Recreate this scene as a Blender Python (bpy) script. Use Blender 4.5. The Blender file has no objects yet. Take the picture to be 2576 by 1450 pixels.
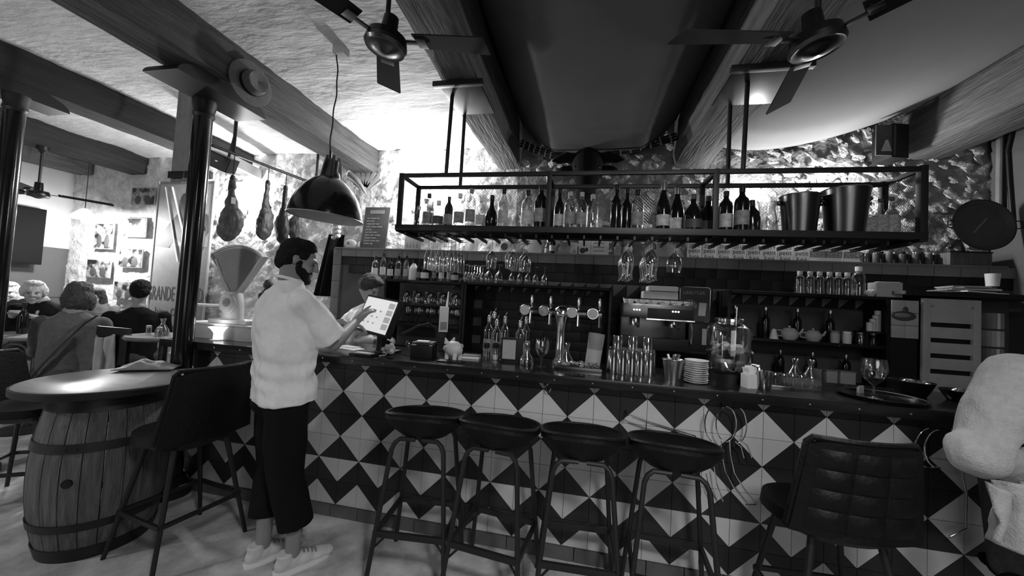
import bpy, bmesh, math, random
from mathutils import Vector as V, Matrix as Mx, noise, Euler
random.seed(7)
sc = bpy.context.scene
col = sc.collection
PI = math.pi
# ------------------------------------------------------------------ camera
YAW, PITCH, ROLL = -0.1958, 0.0385, 0.0557
CP = V((2.6199, -2.2723, 1.4883)); FPX = 932.3
def _axes():
    f = V((math.sin(YAW)*math.cos(PITCH), math.cos(YAW)*math.cos(PITCH), math.sin(PITCH)))
    r = V((math.cos(YAW), -math.sin(YAW), 0)); u = r.cross(f)
    return r*math.cos(ROLL)+u*math.sin(ROLL), u*math.cos(ROLL)-r*math.sin(ROLL), f
CR, CU, CF = _axes()
cam = bpy.data.cameras.new('camera'); camo = bpy.data.objects.new('camera', cam); col.objects.link(camo)
cam.sensor_width = 36; cam.lens = FPX/2576*36; cam.clip_start = .05; cam.clip_end = 60
camo.matrix_world = Mx((( CR.x, CU.x, -CF.x, CP.x), (CR.y, CU.y, -CF.y, CP.y), (CR.z, CU.z, -CF.z, CP.z), (0, 0, 0, 1)))
sc.camera = camo
def at(x, y, X=None, Y=None, Z=None):
    """world point of the room seen at a photo pixel, on a known plane of the room"""
    d = CR*((x-1288)/FPX) - CU*((y-725)/FPX) + CF
    s = (X-CP.x)/d.x if X is not None else (Y-CP.y)/d.y if Y is not None else (Z-CP.z)/d.z
    return CP + d*s
# ------------------------------------------------------------------ world, light, exposure
w = bpy.data.worlds.new('world'); sc.world = w; w.use_nodes = True
w.node_tree.nodes['Background'].inputs[0].default_value = (.5, .5, .5, 1)
w.node_tree.nodes['Background'].inputs[1].default_value = .04
vs = sc.view_settings
sc.display_settings.display_device = 'sRGB'
vs.view_transform = 'Standard'; vs.look = 'None'; vs.gamma = 1; vs.use_curve_mapping = False
vs.exposure = 0.0
def area(name, loc, target, sx, sy, power, spread=180):
    l = bpy.data.lights.new(name, 'AREA'); l.shape = 'RECTANGLE'; l.size = sx; l.size_y = sy; l.energy = power; l.spread = math.radians(spread)
    o = bpy.data.objects.new(name, l); col.objects.link(o); o.location = loc
    o.rotation_euler = (V(target)-V(loc)).to_track_quat('-Z', 'Y').to_euler(); return o
def point(name, loc, power, r=.05):
    l = bpy.data.lights.new(name, 'POINT'); l.energy = power; l.shadow_soft_size = r
    o = bpy.data.objects.new(name, l); col.objects.link(o); o.location = loc; return o
# daylight through the street-side windows behind the camera
area('window_daylight', (3.9, -5.35, 1.9), (3.9, 0, 1.2), 2.6, 1.9, 28)
area('door_daylight', (-3.3, -5.35, 1.35), (-3.3, 0, .6), 1.1, 2.3, 14)
area('ceiling_lamp_light', (3.5, -2.6, 3.02), (3.0, -.4, .3), .5, .5, 40, 110)
point('globe_lamp_light', (-1.6, -2.5, 2.15), 72, .12)

# ------------------------------------------------------------------ materials (monochrome photograph: greys)
M = {}
def mk(name, v, rough=.6, metal=0., var=0., scale=8., bump=0., bscale=40., spec=.5, stretch=None, coat=0., emit=0., sheen=0.):
    m = bpy.data.materials.new(name); m.use_nodes = True; M[name] = m
    n = m.node_tree.nodes; L = m.node_tree.links; b = n['Principled BSDF']
    b.inputs['Base Color'].default_value = (v, v, v, 1); b.inputs['Roughness'].default_value = rough
    b.inputs['Metallic'].default_value = metal; b.inputs['Specular IOR Level'].default_value = spec
    if coat: b.inputs['Coat Weight'].default_value = coat; b.inputs['Coat Roughness'].default_value = .1
    if sheen: b.inputs['Sheen Weight'].default_value = sheen
    if emit: b.inputs['Emission Color'].default_value = (1, 1, 1, 1); b.inputs['Emission Strength'].default_value = emit
    if var or bump:
        tc = n.new('ShaderNodeTexCoord'); mp = n.new('ShaderNodeMapping'); L.new(tc.outputs['Object'], mp.inputs[0])
        if stretch: mp.inputs['Scale'].default_value = stretch
        if var:
            t = n.new('ShaderNodeTexNoise'); t.inputs['Scale'].default_value = scale; t.inputs['Detail'].default_value = 6; t.inputs['Roughness'].default_value = .65
            L.new(mp.outputs[0], t.inputs[0])
            r = n.new('ShaderNodeValToRGB'); r.color_ramp.elements[0].position = .3; r.color_ramp.elements[1].position = .7
            lo, hi = v*(1-var), min(1, v*(1+var)); r.color_ramp.elements[0].color = (lo, lo, lo, 1); r.color_ramp.elements[1].color = (hi, hi, hi, 1)
            L.new(t.outputs[0], r.inputs[0]); L.new(r.outputs[0], b.inputs['Base Color'])
        if bump:
            t = n.new('ShaderNodeTexNoise'); t.inputs['Scale'].default_value = bscale; t.inputs['Detail'].default_value = 5
            L.new(mp.outputs[0], t.inputs[0])
            bp = n.new('ShaderNodeBump'); bp.inputs['Strength'].default_value = bump; bp.inputs['Distance'].default_value = .02
            L.new(t.outputs[0], bp.inputs['Height']); L.new(bp.outputs[0], b.inputs['Normal'])
    return m
def glass(name, tint=.92, refl=1.0, rough=.03, base=.06):
    """thin clear glass: transparent with fresnel reflection"""
    m = bpy.data.materials.new(name); m.use_nodes = True; M[name] = m
    n = m.node_tree.nodes; L = m.node_tree.links; n.remove(n['Principled BSDF'])
    tr = n.new('ShaderNodeBsdfTransparent'); tr.inputs[0].default_value = (tint, tint, tint, 1)
    g = n.new('ShaderNodeBsdfGlossy'); g.inputs[0].default_value = (refl, refl, refl, 1); g.inputs['Roughness'].default_value = rough
    lw = n.new('ShaderNodeLayerWeight'); lw.inputs[0].default_value = .35
    mr = n.new('ShaderNodeMapRange'); mr.inputs['To Min'].default_value = base; mr.inputs['To Max'].default_value = .85
    mx = n.new('ShaderNodeMixShader')
    L.new(lw.outputs['Facing'], mr.inputs['Value']); L.new(mr.outputs[0], mx.inputs[0]); L.new(tr.outputs[0], mx.inputs[1]); L.new(g.outputs[0], mx.inputs[2])
    L.new(mx.outputs[0], n['Material Output'].inputs[0]); return m
mk('plaster', .66, .9, var=.14, scale=4, bump=.6, bscale=11, stretch=(1, 2.6, 1))
mk('plaster_smooth', .5, .9, var=.06, scale=2, bump=.1)
mk('dado', .075, .8, var=.1, scale=2)
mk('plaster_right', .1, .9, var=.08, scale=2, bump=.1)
mk('limewash', .6, .9, var=.3, scale=9, bump=1.0, bscale=16)
mk('mortar', .24, .95, var=.3, scale=8, bump=.8, bscale=30)
mk('stone', .5, .85, var=.35, scale=14, bump=.6, bscale=50)
mk('floor', .42, .75, var=.55, scale=3.2, bump=.15, bscale=30)
mk('grout', .05, .9)
mk('tile_light', .46, .35, var=.08, scale=4, spec=.4)
mk('tile_dark', .018, .35, var=.2, scale=4, spec=.4)
mk('kerb', .085, .6, var=.25, scale=5)
mk('metro', .01, .5, spec=.25)
mk('grout_light', .075, .9)
mk('ledge_tile', .14, .6, var=.15, scale=5)
mk('beam', .1, .85, var=.5, scale=5, bump=.9, bscale=14, stretch=(4, .35, 4))
mk('beam_mid', .05, .85, var=.6, scale=5, bump=1, bscale=14, stretch=(4, .35, 4))
mk('beam_dark', .02, .85, var=.5, scale=5, bump=.9, bscale=14, stretch=(4, .35, 4))
mk('fabric_dark', .075, .95, var=.1, scale=2)
mk('fabric_grey', .2, .95, var=.05, scale=2)
mk('iron', .012, .45, spec=.4)
mk('black', .008, .5, spec=.3)
mk('black_gloss', .008, .15)
mk('counter', .012, .18, var=.3, scale=6)
mk('chrome', .75, .12, 1.)
mk('steel', .5, .3, 1.)
mk('dark_steel', .12, .28, 1.)
mk('leather', .005, .5, spec=.22, var=.3, scale=12, bump=.2, bscale=60)
mk('wood', .08, .6, var=.45, scale=6, bump=.4, bscale=30, stretch=(6, 6, .6))
mk('wood_grey', .1, .75, var=.5, scale=7, bump=.5, bscale=30, stretch=(6, 6, .5))
mk('table_top', .13, .34, var=.3, scale=5, stretch=(1, 6, 1))
mk('white', .75, .5)
mk('offwhite', .55, .55, var=.08, scale=6)
mk('paper', .75, .8, var=.06, scale=9)
mk('grey', .2, .6, var=.15, scale=8)
mk('midgrey', .34, .6, var=.12, scale=8)
mk('fan_blade', .015, .9, spec=.08)
mk('darkgrey', .05, .6, var=.2, scale=8)
mk('label', .42, .6, var=.35, scale=30)
mk('label_dim', .2, .6, var=.45, scale=30)
mk('cotton', .78, .9, var=.05, scale=40, bump=.08, bscale=300)
mk('black_cloth', .006, .95, spec=.15)
mk('skin', .22, .55, var=.1, scale=12)
mk('skin_light', .3, .55, var=.1, scale=12)
mk('hair_dark', .007, .7, bump=1, bscale=120, spec=.25)
mk('hair_white', .55, .7, var=.2, scale=25, bump=.8, bscale=90)
mk('hair_brown', .05, .6, var=.5, scale=14, bump=.8, bscale=60, stretch=(5, 5, .6))
mk('knit', .42, .95, var=.12, scale=50, bump=.4, bscale=160, sheen=.2)
mk('wool_grey', .09, .95, var=.2, scale=40, bump=.3, bscale=160)
mk('denim', .045, .95, var=.3, scale=30)
mk('ham', .09, .5, var=.65, scale=9, bump=.6, bscale=22, stretch=(2, 2, .6))
mk('ham_dark', .03, .6, var=.4, scale=9)
mk('straw', .12, .85, var=.2, scale=60, bump=.5, bscale=150)
mk('screen', .5, .3, emit=.55)
mk('screen_dim', .3, .3, emit=.25)
mk('bulb', 1, .5, emit=14)
mk('glow', .9, .5, emit=1.4)
mk('wine', .006, .12)
mk('foil', .16, .4, .5)
mk('green_glass', .02, .1)
mk('wicker', .4, .8, var=.4, scale=60, bump=.8, bscale=80)
mk('lemon', .25, .4)
glass('glass'); glass('glass_bottle', .8, base=.08); glass('glass_dim', .6, base=.05); glass('glass_drink', .85, base=.04); glass('glass_ridge', .75, base=.14, rough=.12)

ORD = ['first', 'second', 'third', 'fourth', 'fifth', 'sixth', 'seventh', 'eighth', 'ninth', 'tenth', 'eleventh', 'twelfth']
# ------------------------------------------------------------------ mesh helpers
class B:
    def __init__(s): s.v = []; s.f = []; s.m = []; s.cur = 0; s.bev = False
    def mat(s, i): s.cur = i; return s
    def add(s, vs_, fs, T=None):
        o = len(s.v); s.v += [tuple(T @ V(p)) if T else tuple(p) for p in vs_]
        s.f += [tuple(o+i for i in f) for f in fs]; s.m += [s.cur]*len(fs); return s
    def box(s, c, d, rz=0, bevel=0, T=None, rot=None):
        x, y, z = d[0]/2, d[1]/2, d[2]/2
        R_ = Mx.Translation(c) @ (rot.to_matrix().to_4x4() if rot else Mx.Rotation(rz, 4, 'Z'))
        if T: R_ = T @ R_
        if bevel <= 0:
            return s.add([(-x,-y,-z),(x,-y,-z),(x,y,-z),(-x,y,-z),(-x,-y,z),(x,-y,z),(x,y,z),(-x,y,z)],
                         [(0,3,2,1),(4,5,6,7),(0,1,5,4),(1,2,6,5),(2,3,7,6),(3,0,4,7)], R_)
        s.bev = True; bm = bmesh.new(); bmesh.ops.create_cube(bm, size=1)
        for v in bm.verts: v.co = V((v.co.x*2*x, v.co.y*2*y, v.co.z*2*z))
        bmesh.ops.bevel(bm, geom=bm.edges[:], offset=bevel, segments=2, profile=.7, affect='EDGES')
        bm.verts.index_update(); s.add([v.co.copy() for v in bm.verts], [[v.index for v in f.verts] for f in bm.faces], R_); bm.free(); return s
    def lathe(s, prof, c=(0,0,0), seg=16, T=None, cap=True):
        vs_, fs = [], []
        for r, z in prof:
            for k in range(seg):
                a = 2*PI*k/seg; vs_.append((c[0]+r*math.cos(a), c[1]+r*math.sin(a), c[2]+z))
        for i in range(len(prof)-1):
            for k in range(seg):
                k2 = (k+1) % seg; fs.append((i*seg+k, i*seg+k2, (i+1)*seg+k2, (i+1)*seg+k))
        if cap:
            if prof[0][0] > 1e-4: fs.append(tuple(range(seg))[::-1])
            if prof[-1][0] > 1e-4: fs.append(tuple((len(prof)-1)*seg+k for k in range(seg)))
        return s.add(vs_, fs, T)
    def cyl(s, p0, p1, r0, r1=None, seg=12): return s.tube([p0, p1], r0, seg, r1)
    def tube(s, pts, r, seg=8, r1=None, closed=False, radii=None, flat=1.0):
        pts = [V(p) for p in pts]; n = len(pts); vs_, fs = [], []
        up = None
        for i, p in enumerate(pts):
            a = pts[i-1] if (i > 0 or closed) else p; b = pts[(i+1) % n] if (i < n-1 or closed) else p
            d = (b-a).normalized() if (b-a).length > 1e-9 else V((0,0,1))
            if up is None: up = V((0,0,1)) if abs(d.z) < .9 else V((1,0,0))
            x = d.cross(up).normalized(); y = x.cross(d).normalized(); up = y
            rr = radii[i] if radii else (r if r1 is None else r+(r1-r)*i/max(1, n-1))
            for k in range(seg):
                t = 2*PI*k/seg; vs_.append(p + x*(rr*math.cos(t)) + y*(rr*flat*math.sin(t)))
        m = n if closed else n-1
        for i in range(m):
            j = (i+1) % n
            for k in range(seg):
                k2 = (k+1) % seg; fs.append((i*seg+k, i*seg+k2, j*seg+k2, j*seg+k))
        if not closed: fs.append(tuple(range(seg))[::-1]); fs.append(tuple((n-1)*seg+k for k in range(seg)))
        return s.add(vs_, fs)
    def prism(s, pts, d, T=None):
        """outline in xz, extruded along y from 0 to d"""
        n = len(pts); vs_ = [(x, 0, z) for x, z in pts]+[(x, d, z) for x, z in pts]
        fs = [tuple(range(n)), tuple(range(2*n-1, n-1, -1))]+[(i, i+n, (i+1) % n+n, (i+1) % n) for i in range(n)]
        return s.add(vs_, fs, T)
    def ball(s, c, r, seg=14, rings=9, T=None, fn=None):
        if not hasattr(r, '__len__'): r = (r, r, r)
        vs_, fs = [], []
        for i in range(1, rings):
            a = PI*i/rings
            for k in range(seg):
                t = 2*PI*k/seg; p = V((math.sin(a)*math.cos(t), math.sin(a)*math.sin(t), -math.cos(a)))
                q = 1 if fn is None else fn(p)
                vs_.append((c[0]+p.x*r[0]*q, c[1]+p.y*r[1]*q, c[2]+p.z*r[2]*q))
        b = len(vs_); q0 = 1 if fn is None else fn(V((0,0,-1))); q1 = 1 if fn is None else fn(V((0,0,1)))
        vs_ += [(c[0], c[1], c[2]-r[2]*q0), (c[0], c[1], c[2]+r[2]*q1)]
        for i in range(rings-2):
            for k in range(seg):
                k2 = (k+1) % seg; fs.append((i*seg+k, i*seg+k2, (i+1)*seg+k2, (i+1)*seg+k))
        for k in range(seg):
            k2 = (k+1) % seg; fs.append((b, k2, k)); fs.append((b+1, (rings-2)*seg+k, (rings-2)*seg+k2))
        return s.add(vs_, fs, T)
    def loft(s, rings, seg=20, T=None):
        """rings: (centre, rx, ry[, exponent]) in horizontal sections"""
        vs_, fs = [], []
        for rg in rings:
            c, rx, ry = rg[0], rg[1], rg[2]; e = rg[3] if len(rg) > 3 else 2
            for k in range(seg):
                t = 2*PI*k/seg; cx, sy = math.cos(t), math.sin(t)
                vs_.append((c[0]+rx*math.copysign(abs(cx)**(2/e), cx), c[1]+ry*math.copysign(abs(sy)**(2/e), sy), c[2]))
        n = len(rings)
        for i in range(n-1):
            for k in range(seg):
                k2 = (k+1) % seg; fs.append((i*seg+k, i*seg+k2, (i+1)*seg+k2, (i+1)*seg+k))
        fs.append(tuple(range(seg))[::-1]); fs.append(tuple((n-1)*seg+k for k in range(seg)))
        return s.add(vs_, fs, T)
    def grid(s, fn, nu, nv, thick=0):
        vs_ = [fn(i/nu, j/nv) for j in range(nv+1) for i in range(nu+1)]
        fs = [(j*(nu+1)+i, j*(nu+1)+i+1, (j+1)*(nu+1)+i+1, (j+1)*(nu+1)+i) for j in range(nv) for i in range(nu)]
        return s.add(vs_, fs)
    def mesh(s, name, mats, sharp=35):
        me = bpy.data.meshes.new(name); me.from_pydata(s.v, [], s.f)
        for m in (mats if isinstance(mats, (list, tuple)) else [mats]): me.materials.append(M[m] if isinstance(m, str) else m)
        if max(s.m, default=0): me.polygons.foreach_set('material_index', s.m)
        me.validate(); me.shade_smooth(); me.set_sharp_from_angle(angle=math.radians(12 if s.bev else sharp)); me.update(); return me
def link(o, parent=None):
    col.objects.link(o)
    if parent is not None: o.parent = parent
    return o
def obj(name, b, mats, parent=None, loc=None, rot=None, label=None, sharp=35):
    me = b if isinstance(b, bpy.types.Mesh) else b.mesh(name, mats, sharp)
    o = link(bpy.data.objects.new(name, me), parent)
    if loc is not None: o.location = loc
    if rot is not None: o.rotation_euler = rot
    if label: o['label'] = label
    return o
def tag(o, label, cat, group=None):
    o['label'] = label; o['category'] = cat
    if group: o['group'] = group
    return o
def thing(name, label, cat, loc=(0,0,0), rz=0, group=None):
    o = link(bpy.data.objects.new(name, None)); o.empty_display_size = .05; o.location = loc; o.rotation_euler = (0, 0, rz)
    return tag(o, label, cat, group)
def struct(name, b, mats, sharp=35):
    o = obj(name, b, mats, sharp=sharp); o['kind'] = 'structure'; return o
def copy_tree(o, parent=None, loc=None, rz=None, label=None, group=None):
    c = o.copy(); col.objects.link(c); c.parent = parent
    if loc is not None: c.location = loc
    if rz is not None: c.rotation_euler = (0, 0, rz)
    if label: c['label'] = label
    if group: c['group'] = group
    for ch in o.children: copy_tree(ch, c)
    return c
def solid(b, voxel=.008, smooth=3, wrinkle=None, name='body'):
    """one continuous surface round all the volumes in b (voxel union, smoothed)"""
    me = bpy.data.meshes.new(name); me.from_pydata(b.v, [], b.f); me.validate()
    o = bpy.data.objects.new(name, me); col.objects.link(o)
    r = o.modifiers.new('r', 'REMESH'); r.mode = 'VOXEL'; r.voxel_size = voxel; r.adaptivity = 0
    if smooth: s_ = o.modifiers.new('s', 'SMOOTH'); s_.factor = .5; s_.iterations = smooth
    dg = bpy.context.evaluated_depsgraph_get(); dg.update()
    out = bpy.data.meshes.new_from_object(o.evaluated_get(dg)); bpy.data.objects.remove(o); bpy.data.meshes.remove(me)
    if wrinkle:
        nr = [v.normal.copy() for v in out.vertices]
        for v, n_ in zip(out.vertices, nr): v.co += n_*wrinkle(v.co, n_)
    out.shade_smooth(); return out
def text(name, s, size, mat, parent, loc, rot, extrude=.0006, align='CENTER', sx=1.0, label=None):
    c = bpy.data.curves.new(name, 'FONT'); c.body = s; c.size = size; c.extrude = extrude; c.align_x = align; c.resolution_u = 2
    t = bpy.data.objects.new(name, c); col.objects.link(t)
    dg = bpy.context.evaluated_depsgraph_get(); me = bpy.data.meshes.new_from_object(t.evaluated_get(dg)); bpy.data.objects.remove(t); bpy.data.curves.remove(c)
    me.materials.clear(); me.materials.append(M[mat])
    o = link(bpy.data.objects.new(name, me), parent); o.location = loc; o.rotation_euler = rot; o.scale.x = sx
    if label: o['label'] = label
    return o
# ================================================================== SETTING
YW, YT, ZC, XL, XR, YF = 1.75, 1.55, 3.22, -4.77, 6.1, -5.4
fl = B(); fl.box((.65, -1.8, -.05), (10.9, 7.4, .1)); struct('floor', fl, 'floor')
# rough stone back wall, lime-washed on the left, bare rubble on the right
def wallpt(u, v):
    x = XL+u*(XR-XL); z = .55+v*3.15
    d, _ = noise.voronoi(V((x*7.5, z*10, 3.1)), distance_metric='DISTANCE')
    n_ = noise.noise(V((x*2.1, z*2.3, 0)))*.012 + noise.noise(V((x*16, z*19, 5)))*.007
    return (x, YW-.012-.085*max(0, .5-d[0])*min(1, (d[1]-d[0])*4)-n_, z)
wb = B(); NU, NV = 300, 88; wb.grid(wallpt, NU, NV)
wb.m = [0 if (k % NU) < NU*.605 else 1 for k in range(len(wb.f))]
wb.mat(0).box((.66, YW+.1, 1.7), (10.9, .16, 3.6))
wall_back = struct('wall_back', wb, ['limewash', 'mortar'], sharp=180)
# single stones standing proud of the mortar
stone_me = []
for k in range(7):
    b = B(); o_ = random.random()*50
    b.ball((0,0,0), (.062+.03*random.random(), .026, .04+.02*random.random()), 9, 6, fn=lambda p: .82+.75*noise.noise(p*1.5+V((o_, 0, 0))))
    stone_me.append(b.mesh('stone', 'stone', 40))
ns = 0; tries = 0; spots = []
while ns < 298 and tries < 12000:
    tries += 1
    x = random.uniform(4.35, 6.02) if random.random() < .72 else random.uniform(1.9, 4.4)
    z = random.uniform(2.06, 3.36)
    s_ = random.uniform(.5, 1.05)
    if any((x-a)**2+((z-b_)*1.4)**2 < (.041*(s_+c))**2 for a, b_, c in spots): continue
    if 5.35 < x < 5.75 and 2.1 < z < 2.42 and random.random() < .8: continue
    spots.append((x, z, s_)); ns += 1
    o = obj('stone', random.choice(stone_me), None, wall_back, (x, YW-.022, z), (random.uniform(-.2, .2), random.uniform(.1, 1.3), 0)); o.scale = (s_, s_, s_)
wl = B(); wl.box((XL-.05, -1.8, 2.4), (.1, 7.4, 2.4)); wl.mat(1).box((XL-.05, -1.8, .6), (.1, 7.4, 1.2)); wl.box((XL-.04, -1.8, 1.55), (.1, 7.4, .7))
struct('wall_left', wl, ['plaster_smooth', 'dado'])
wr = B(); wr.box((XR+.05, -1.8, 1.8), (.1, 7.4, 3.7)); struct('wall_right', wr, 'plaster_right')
# street wall behind the camera with a shop window and a door opening
wf = B()
for x0, x1, z0, z1 in ((XL, -3.9, 0, 3.6), (-3.9, -2.7, 2.5, 3.6), (-2.7, 2.5, 0, 3.6), (2.5, 5.3, 0, .9), (2.5, 5.3, 2.9, 3.6), (5.3, XR, 0, 3.6)):
    wf.box(((x0+x1)/2, YF-.1, (z0+z1)/2), (x1-x0, .2, z1-z0))
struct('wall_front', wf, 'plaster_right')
for nm, (x0, x1, z0, z1) in (('window_1', (2.5, 5.3, .9, 2.9)), ('door_1', (-3.9, -2.7, 0, 2.5))):
    b = B(); t_ = .06
    for c, d in (((x0+t_/2, YF-.1, (z0+z1)/2), (t_, .12, z1-z0)), ((x1-t_/2, YF-.1, (z0+z1)/2), (t_, .12, z1-z0)), (((x0+x1)/2, YF-.1, z1-t_/2), (x1-x0, .12, t_)), (((x0+x1)/2, YF-.1, z0+t_/2), (x1-x0, .12, t_)), (((x0+x1)/2, YF-.1, (z0+z1)/2), (.05, .1, z1-z0))):
        b.box(c, d)
    struct(nm, b, 'wood')
# plaster ceiling of the left bays, dark boards over the cloth of the right bays
def ceilpt(u, v):
    x = XL+u*(1.75-XL); y = YF+v*(YW-YF)
    return (x, y, ZC+.02*noise.noise(V((x*1.3, y*3.2, 0)))+.008*noise.noise(V((x*5, y*16, 2))))
cb = B(); cb.grid(ceilpt, 150, 170); cb.f = [f[::-1] for f in cb.f]
cb.mat(0).box((-1.5, -1.8, ZC+.1), (6.6, 7.4, .1)); cb.mat(1).box((4., -1.8, 3.62), (4.6, 7.4, .1)); cb.box((1.75, -1.8, 3.42), (.08, 7.4, .4))
struct('ceiling', cb, ['plaster', 'beam_dark'], sharp=180)

def beam(label, x0, x1, z0, z1, y0=-5.3, y1=YW-.02, mat='beam', rough=.012, seed=0):
    b = B(); NY, loop = 70, []
    for i in range(4): loop.append((x0+(x1-x0)*i/4, z0))
    for i in range(4): loop.append((x1, z0+(z1-z0)*i/4))
    for i in range(4): loop.append((x1-(x1-x0)*i/4, z1))
    for i in range(4): loop.append((x0, z1-(z1-z0)*i/4))
    n = len(loop); cx, cz = (x0+x1)/2, (z0+z1)/2
    for j in range(NY+1):
        y = y0+(y1-y0)*j/NY; wob = rough*1.5*noise.noise(V((seed, y*.7, 0)))
        for k, (x, z) in enumerate(loop):
            q = noise.noise(V((x*9+seed, y*1.6, z*9)))*rough + noise.noise(V((x*25+seed, y*7, z*25)))*rough*.5
            dx, dz = (x-cx), (z-cz); l = math.hypot(dx, dz); c_ = .93 if k % 4 == 0 else 1
            b.v.append((cx+dx*c_+dx/l*q+wob, y, cz+dz*c_+dz/l*q+wob*.5))
    for j in range(NY):
        for k in range(n): b.f.append((j*n+k, j*n+(k+1) % n, (j+1)*n+(k+1) % n, (j+1)*n+k))
    b.f.append(tuple(range(n))[::-1]); b.f.append(tuple(NY*n+k for k in range(n))); b.m = [0]*len(b.f)
    return tag(obj('ceiling_beam', b, mat, sharp=50), label, 'beam', 'ceiling beams')
beam('rough ceiling beam with the straw hat, carried by the tall iron column', -.23, .1, 2.93, 3.25, mat='beam_mid', seed=3)
beam('dark ceiling beam resting on the slimmer iron column by the diners', -1.97, -1.68, 2.95, 3.25, mat='beam_dark', seed=11)
beam('ceiling beam above the small fan in the dining corner', -3.78, -3.44, 2.98, 3.25, mat='beam_dark', seed=19)
beam('pale ceiling beam along the plain plaster wall', -4.74, -4.42, 2.98, 3.25, seed=23)
beam('weathered ceiling beam between plaster ceiling and dark cloth, with iron strap', 1.58, 1.85, 2.97, 3.5, seed=31, rough=.016)
beam('cracked ceiling beam between the dark cloth and the grey cloth', 3.43, 3.78, 2.95, 3.5, seed=37, rough=.016)
beam('pale squared ceiling beam by the plain right wall', 5.42, 5.8, 3.0, 3.42, seed=43, rough=.014)

# cloths slung under the right-hand ceiling
def cloth(name, label, x0, x1, zf, mat):
    b = B(); b.grid(lambda u, v: (x0+u*(x1-x0), YF+.2+v*(YW-.2-YF-.2), zf(u, v)), 60, 90)
    n0 = len(b.v); b.f = [f[::-1] for f in b.f]
    o = obj(name, b, mat, sharp=180); md = o.modifiers.new('t', 'SOLIDIFY'); md.thickness = .004
    return tag(o, label, 'cloth')
def sag_dark(u, v):
    y = YF+.2+v*(YW-.2-YF-.2)
    e = min(1, max(0, (.24-min(u, 1-u*.97))/.24)); z = 3.1+.33*e**1.3-.03*math.sin(PI*u)
    near = max(0, 1-abs(y-1.15)/.5); z += .014*near*math.sin(y*38+u*3)*(u > .2)*min(1, max(0, (u-.25)*4))
    return z+.006*noise.noise(V((u*5, y*2, 1)))
def sag_grey(u, v):
    y = YF+.2+v*(YW-.2-YF-.2)
    z = 3.12-.1*math.sin(PI*u**.7)+.27*u**1.6 + .05*max(0, (.55-y)/3)
    return z+.01*math.exp(-((y-1.3)/.09)**2)*(1-u)-.012*math.exp(-((y-1.15)/.1)**2)*(1-u)
cloth('ceiling_cloth', 'dark cloth slung flat between two beams above the bottle rack', 1.86, 3.42, sag_dark, 'fabric_dark')
cloth('ceiling_cloth', 'grey cloth sagging between the cracked beam and the right beam', 3.79, 5.41, sag_grey, 'fabric_grey')

# ------------------------------------------------------------------ tiled back wall under the ledge
bw = B(); bw.box(((-.28+XR)/2, (YT+YW)/2+.012, 1.0), (XR+.28, YW-YT-.024, 1.98), bevel=.004)
wall_tiled = struct('wall_tiled', bw, 'grout_light')
zt0, zt1 = at(1569, 717, Y=YT).z, at(1570, 750, Y=YT).z   # band of half-square tiles
def tri_tile(s, light_corner, m0=0, m1=1, h=1.0, th=.014):
    """square tile s x s split on the diagonal, facing -y; light_corner in ll lr ul ur"""
    b = B(); a = s/2-.0012; zt = -a+2*a*h
    q = {'ll': (-a, -a), 'lr': (a, -a), 'ur': (a, zt), 'ul': (-a, zt)}
    ring = ['ll', 'lr', 'ur', 'ul']; i = ring.index(light_corner)
    A, Bq, Cq, D = ring[i], ring[(i+1) % 4], ring[(i+2) % 4], ring[(i+3) % 4]
    if h < 1:   # cut tile: only the tip of the light triangle
        cx = {'ul': -a, 'ur': a}[light_corner]; sgn = 1 if cx < 0 else -1; k = 2*a*h
        lt = [(cx, -a), (cx+sgn*k, zt), (cx, zt)]; dk = [(cx, -a), (-cx, -a), (-cx, zt), (cx+sgn*k, zt)]
    else: lt = [q[A], q[Bq], q[D]]; dk = [q[Bq], q[Cq], q[D]]
    for mi, P in ((m0, lt), (m1, dk)):
        ar = sum(P[j][0]*P[(j+1) % len(P)][1]-P[(j+1) % len(P)][0]*P[j][1] for j in range(len(P)))
        if ar < 0: P = P[::-1]
        b.mat(mi).prism(P, th, Mx.Translation((0, -th/2, 0)))
    return b
tm = tri_tile(zt0-zt1, 'ul').mesh('tile', ['ledge_tile', 'metro'])
ts = zt0-zt1; x = 1.2
while x < 5.2:
    obj('tile', tm, None, wall_tiled, (x+ts/2, YT, (zt0+zt1)/2)); x += ts
mt = B(); mt.box((0, 0, 0), (.187, .016, .09), bevel=.003); mt = mt.mesh('tile', 'metro')
zl = 1.912; zm = (zl-zt0)/math.floor((zl-zt0)/.09)
for r in range(int((zl-zt0)/zm+.1)):
    x = -.16+(.095 if r % 2 else 0)
    while x < 5.95:
        o = obj('tile', mt, None, wall_tiled, (x+.0945, YT, zl-(r+.5)*zm)); o.scale.z = (zm-.003)/.09; x += .19
r = 0; z = zt1-.0475
while z > .98:
    x = 1.46+(.095 if r % 2 else 0)
    while x < 3.85: obj('tile', mt, None, wall_tiled, (x+.0945, YT, z)); x += .19
    z -= .093; r += 1
tl = B(); tl.box((0, 0, 0), (.187, .03, .088), bevel=.004); tl = tl.mesh('tile', 'ledge_tile')
x = -.16
while x < 6: obj('tile', tl, None, wall_tiled, (x+.095, YT-.008, 1.957)); x += .19
tv = B(); tv.box((0, 0, 0), (.1, .03, .187), bevel=.004); tv = tv.mesh('tile', 'ledge_tile')
for k in range(8): obj('tile', tv, None, wall_tiled, (-.215, YT-.008, 1.905-.19*k))
lg = B(); lg.box((2.9, YT+.09, 2.006), (6.3, .24, .018), bevel=.003); tag(obj('wall_ledge', lg, 'ledge_tile'), 'long grey ledge running along the tiled back wall', 'ledge')

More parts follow.
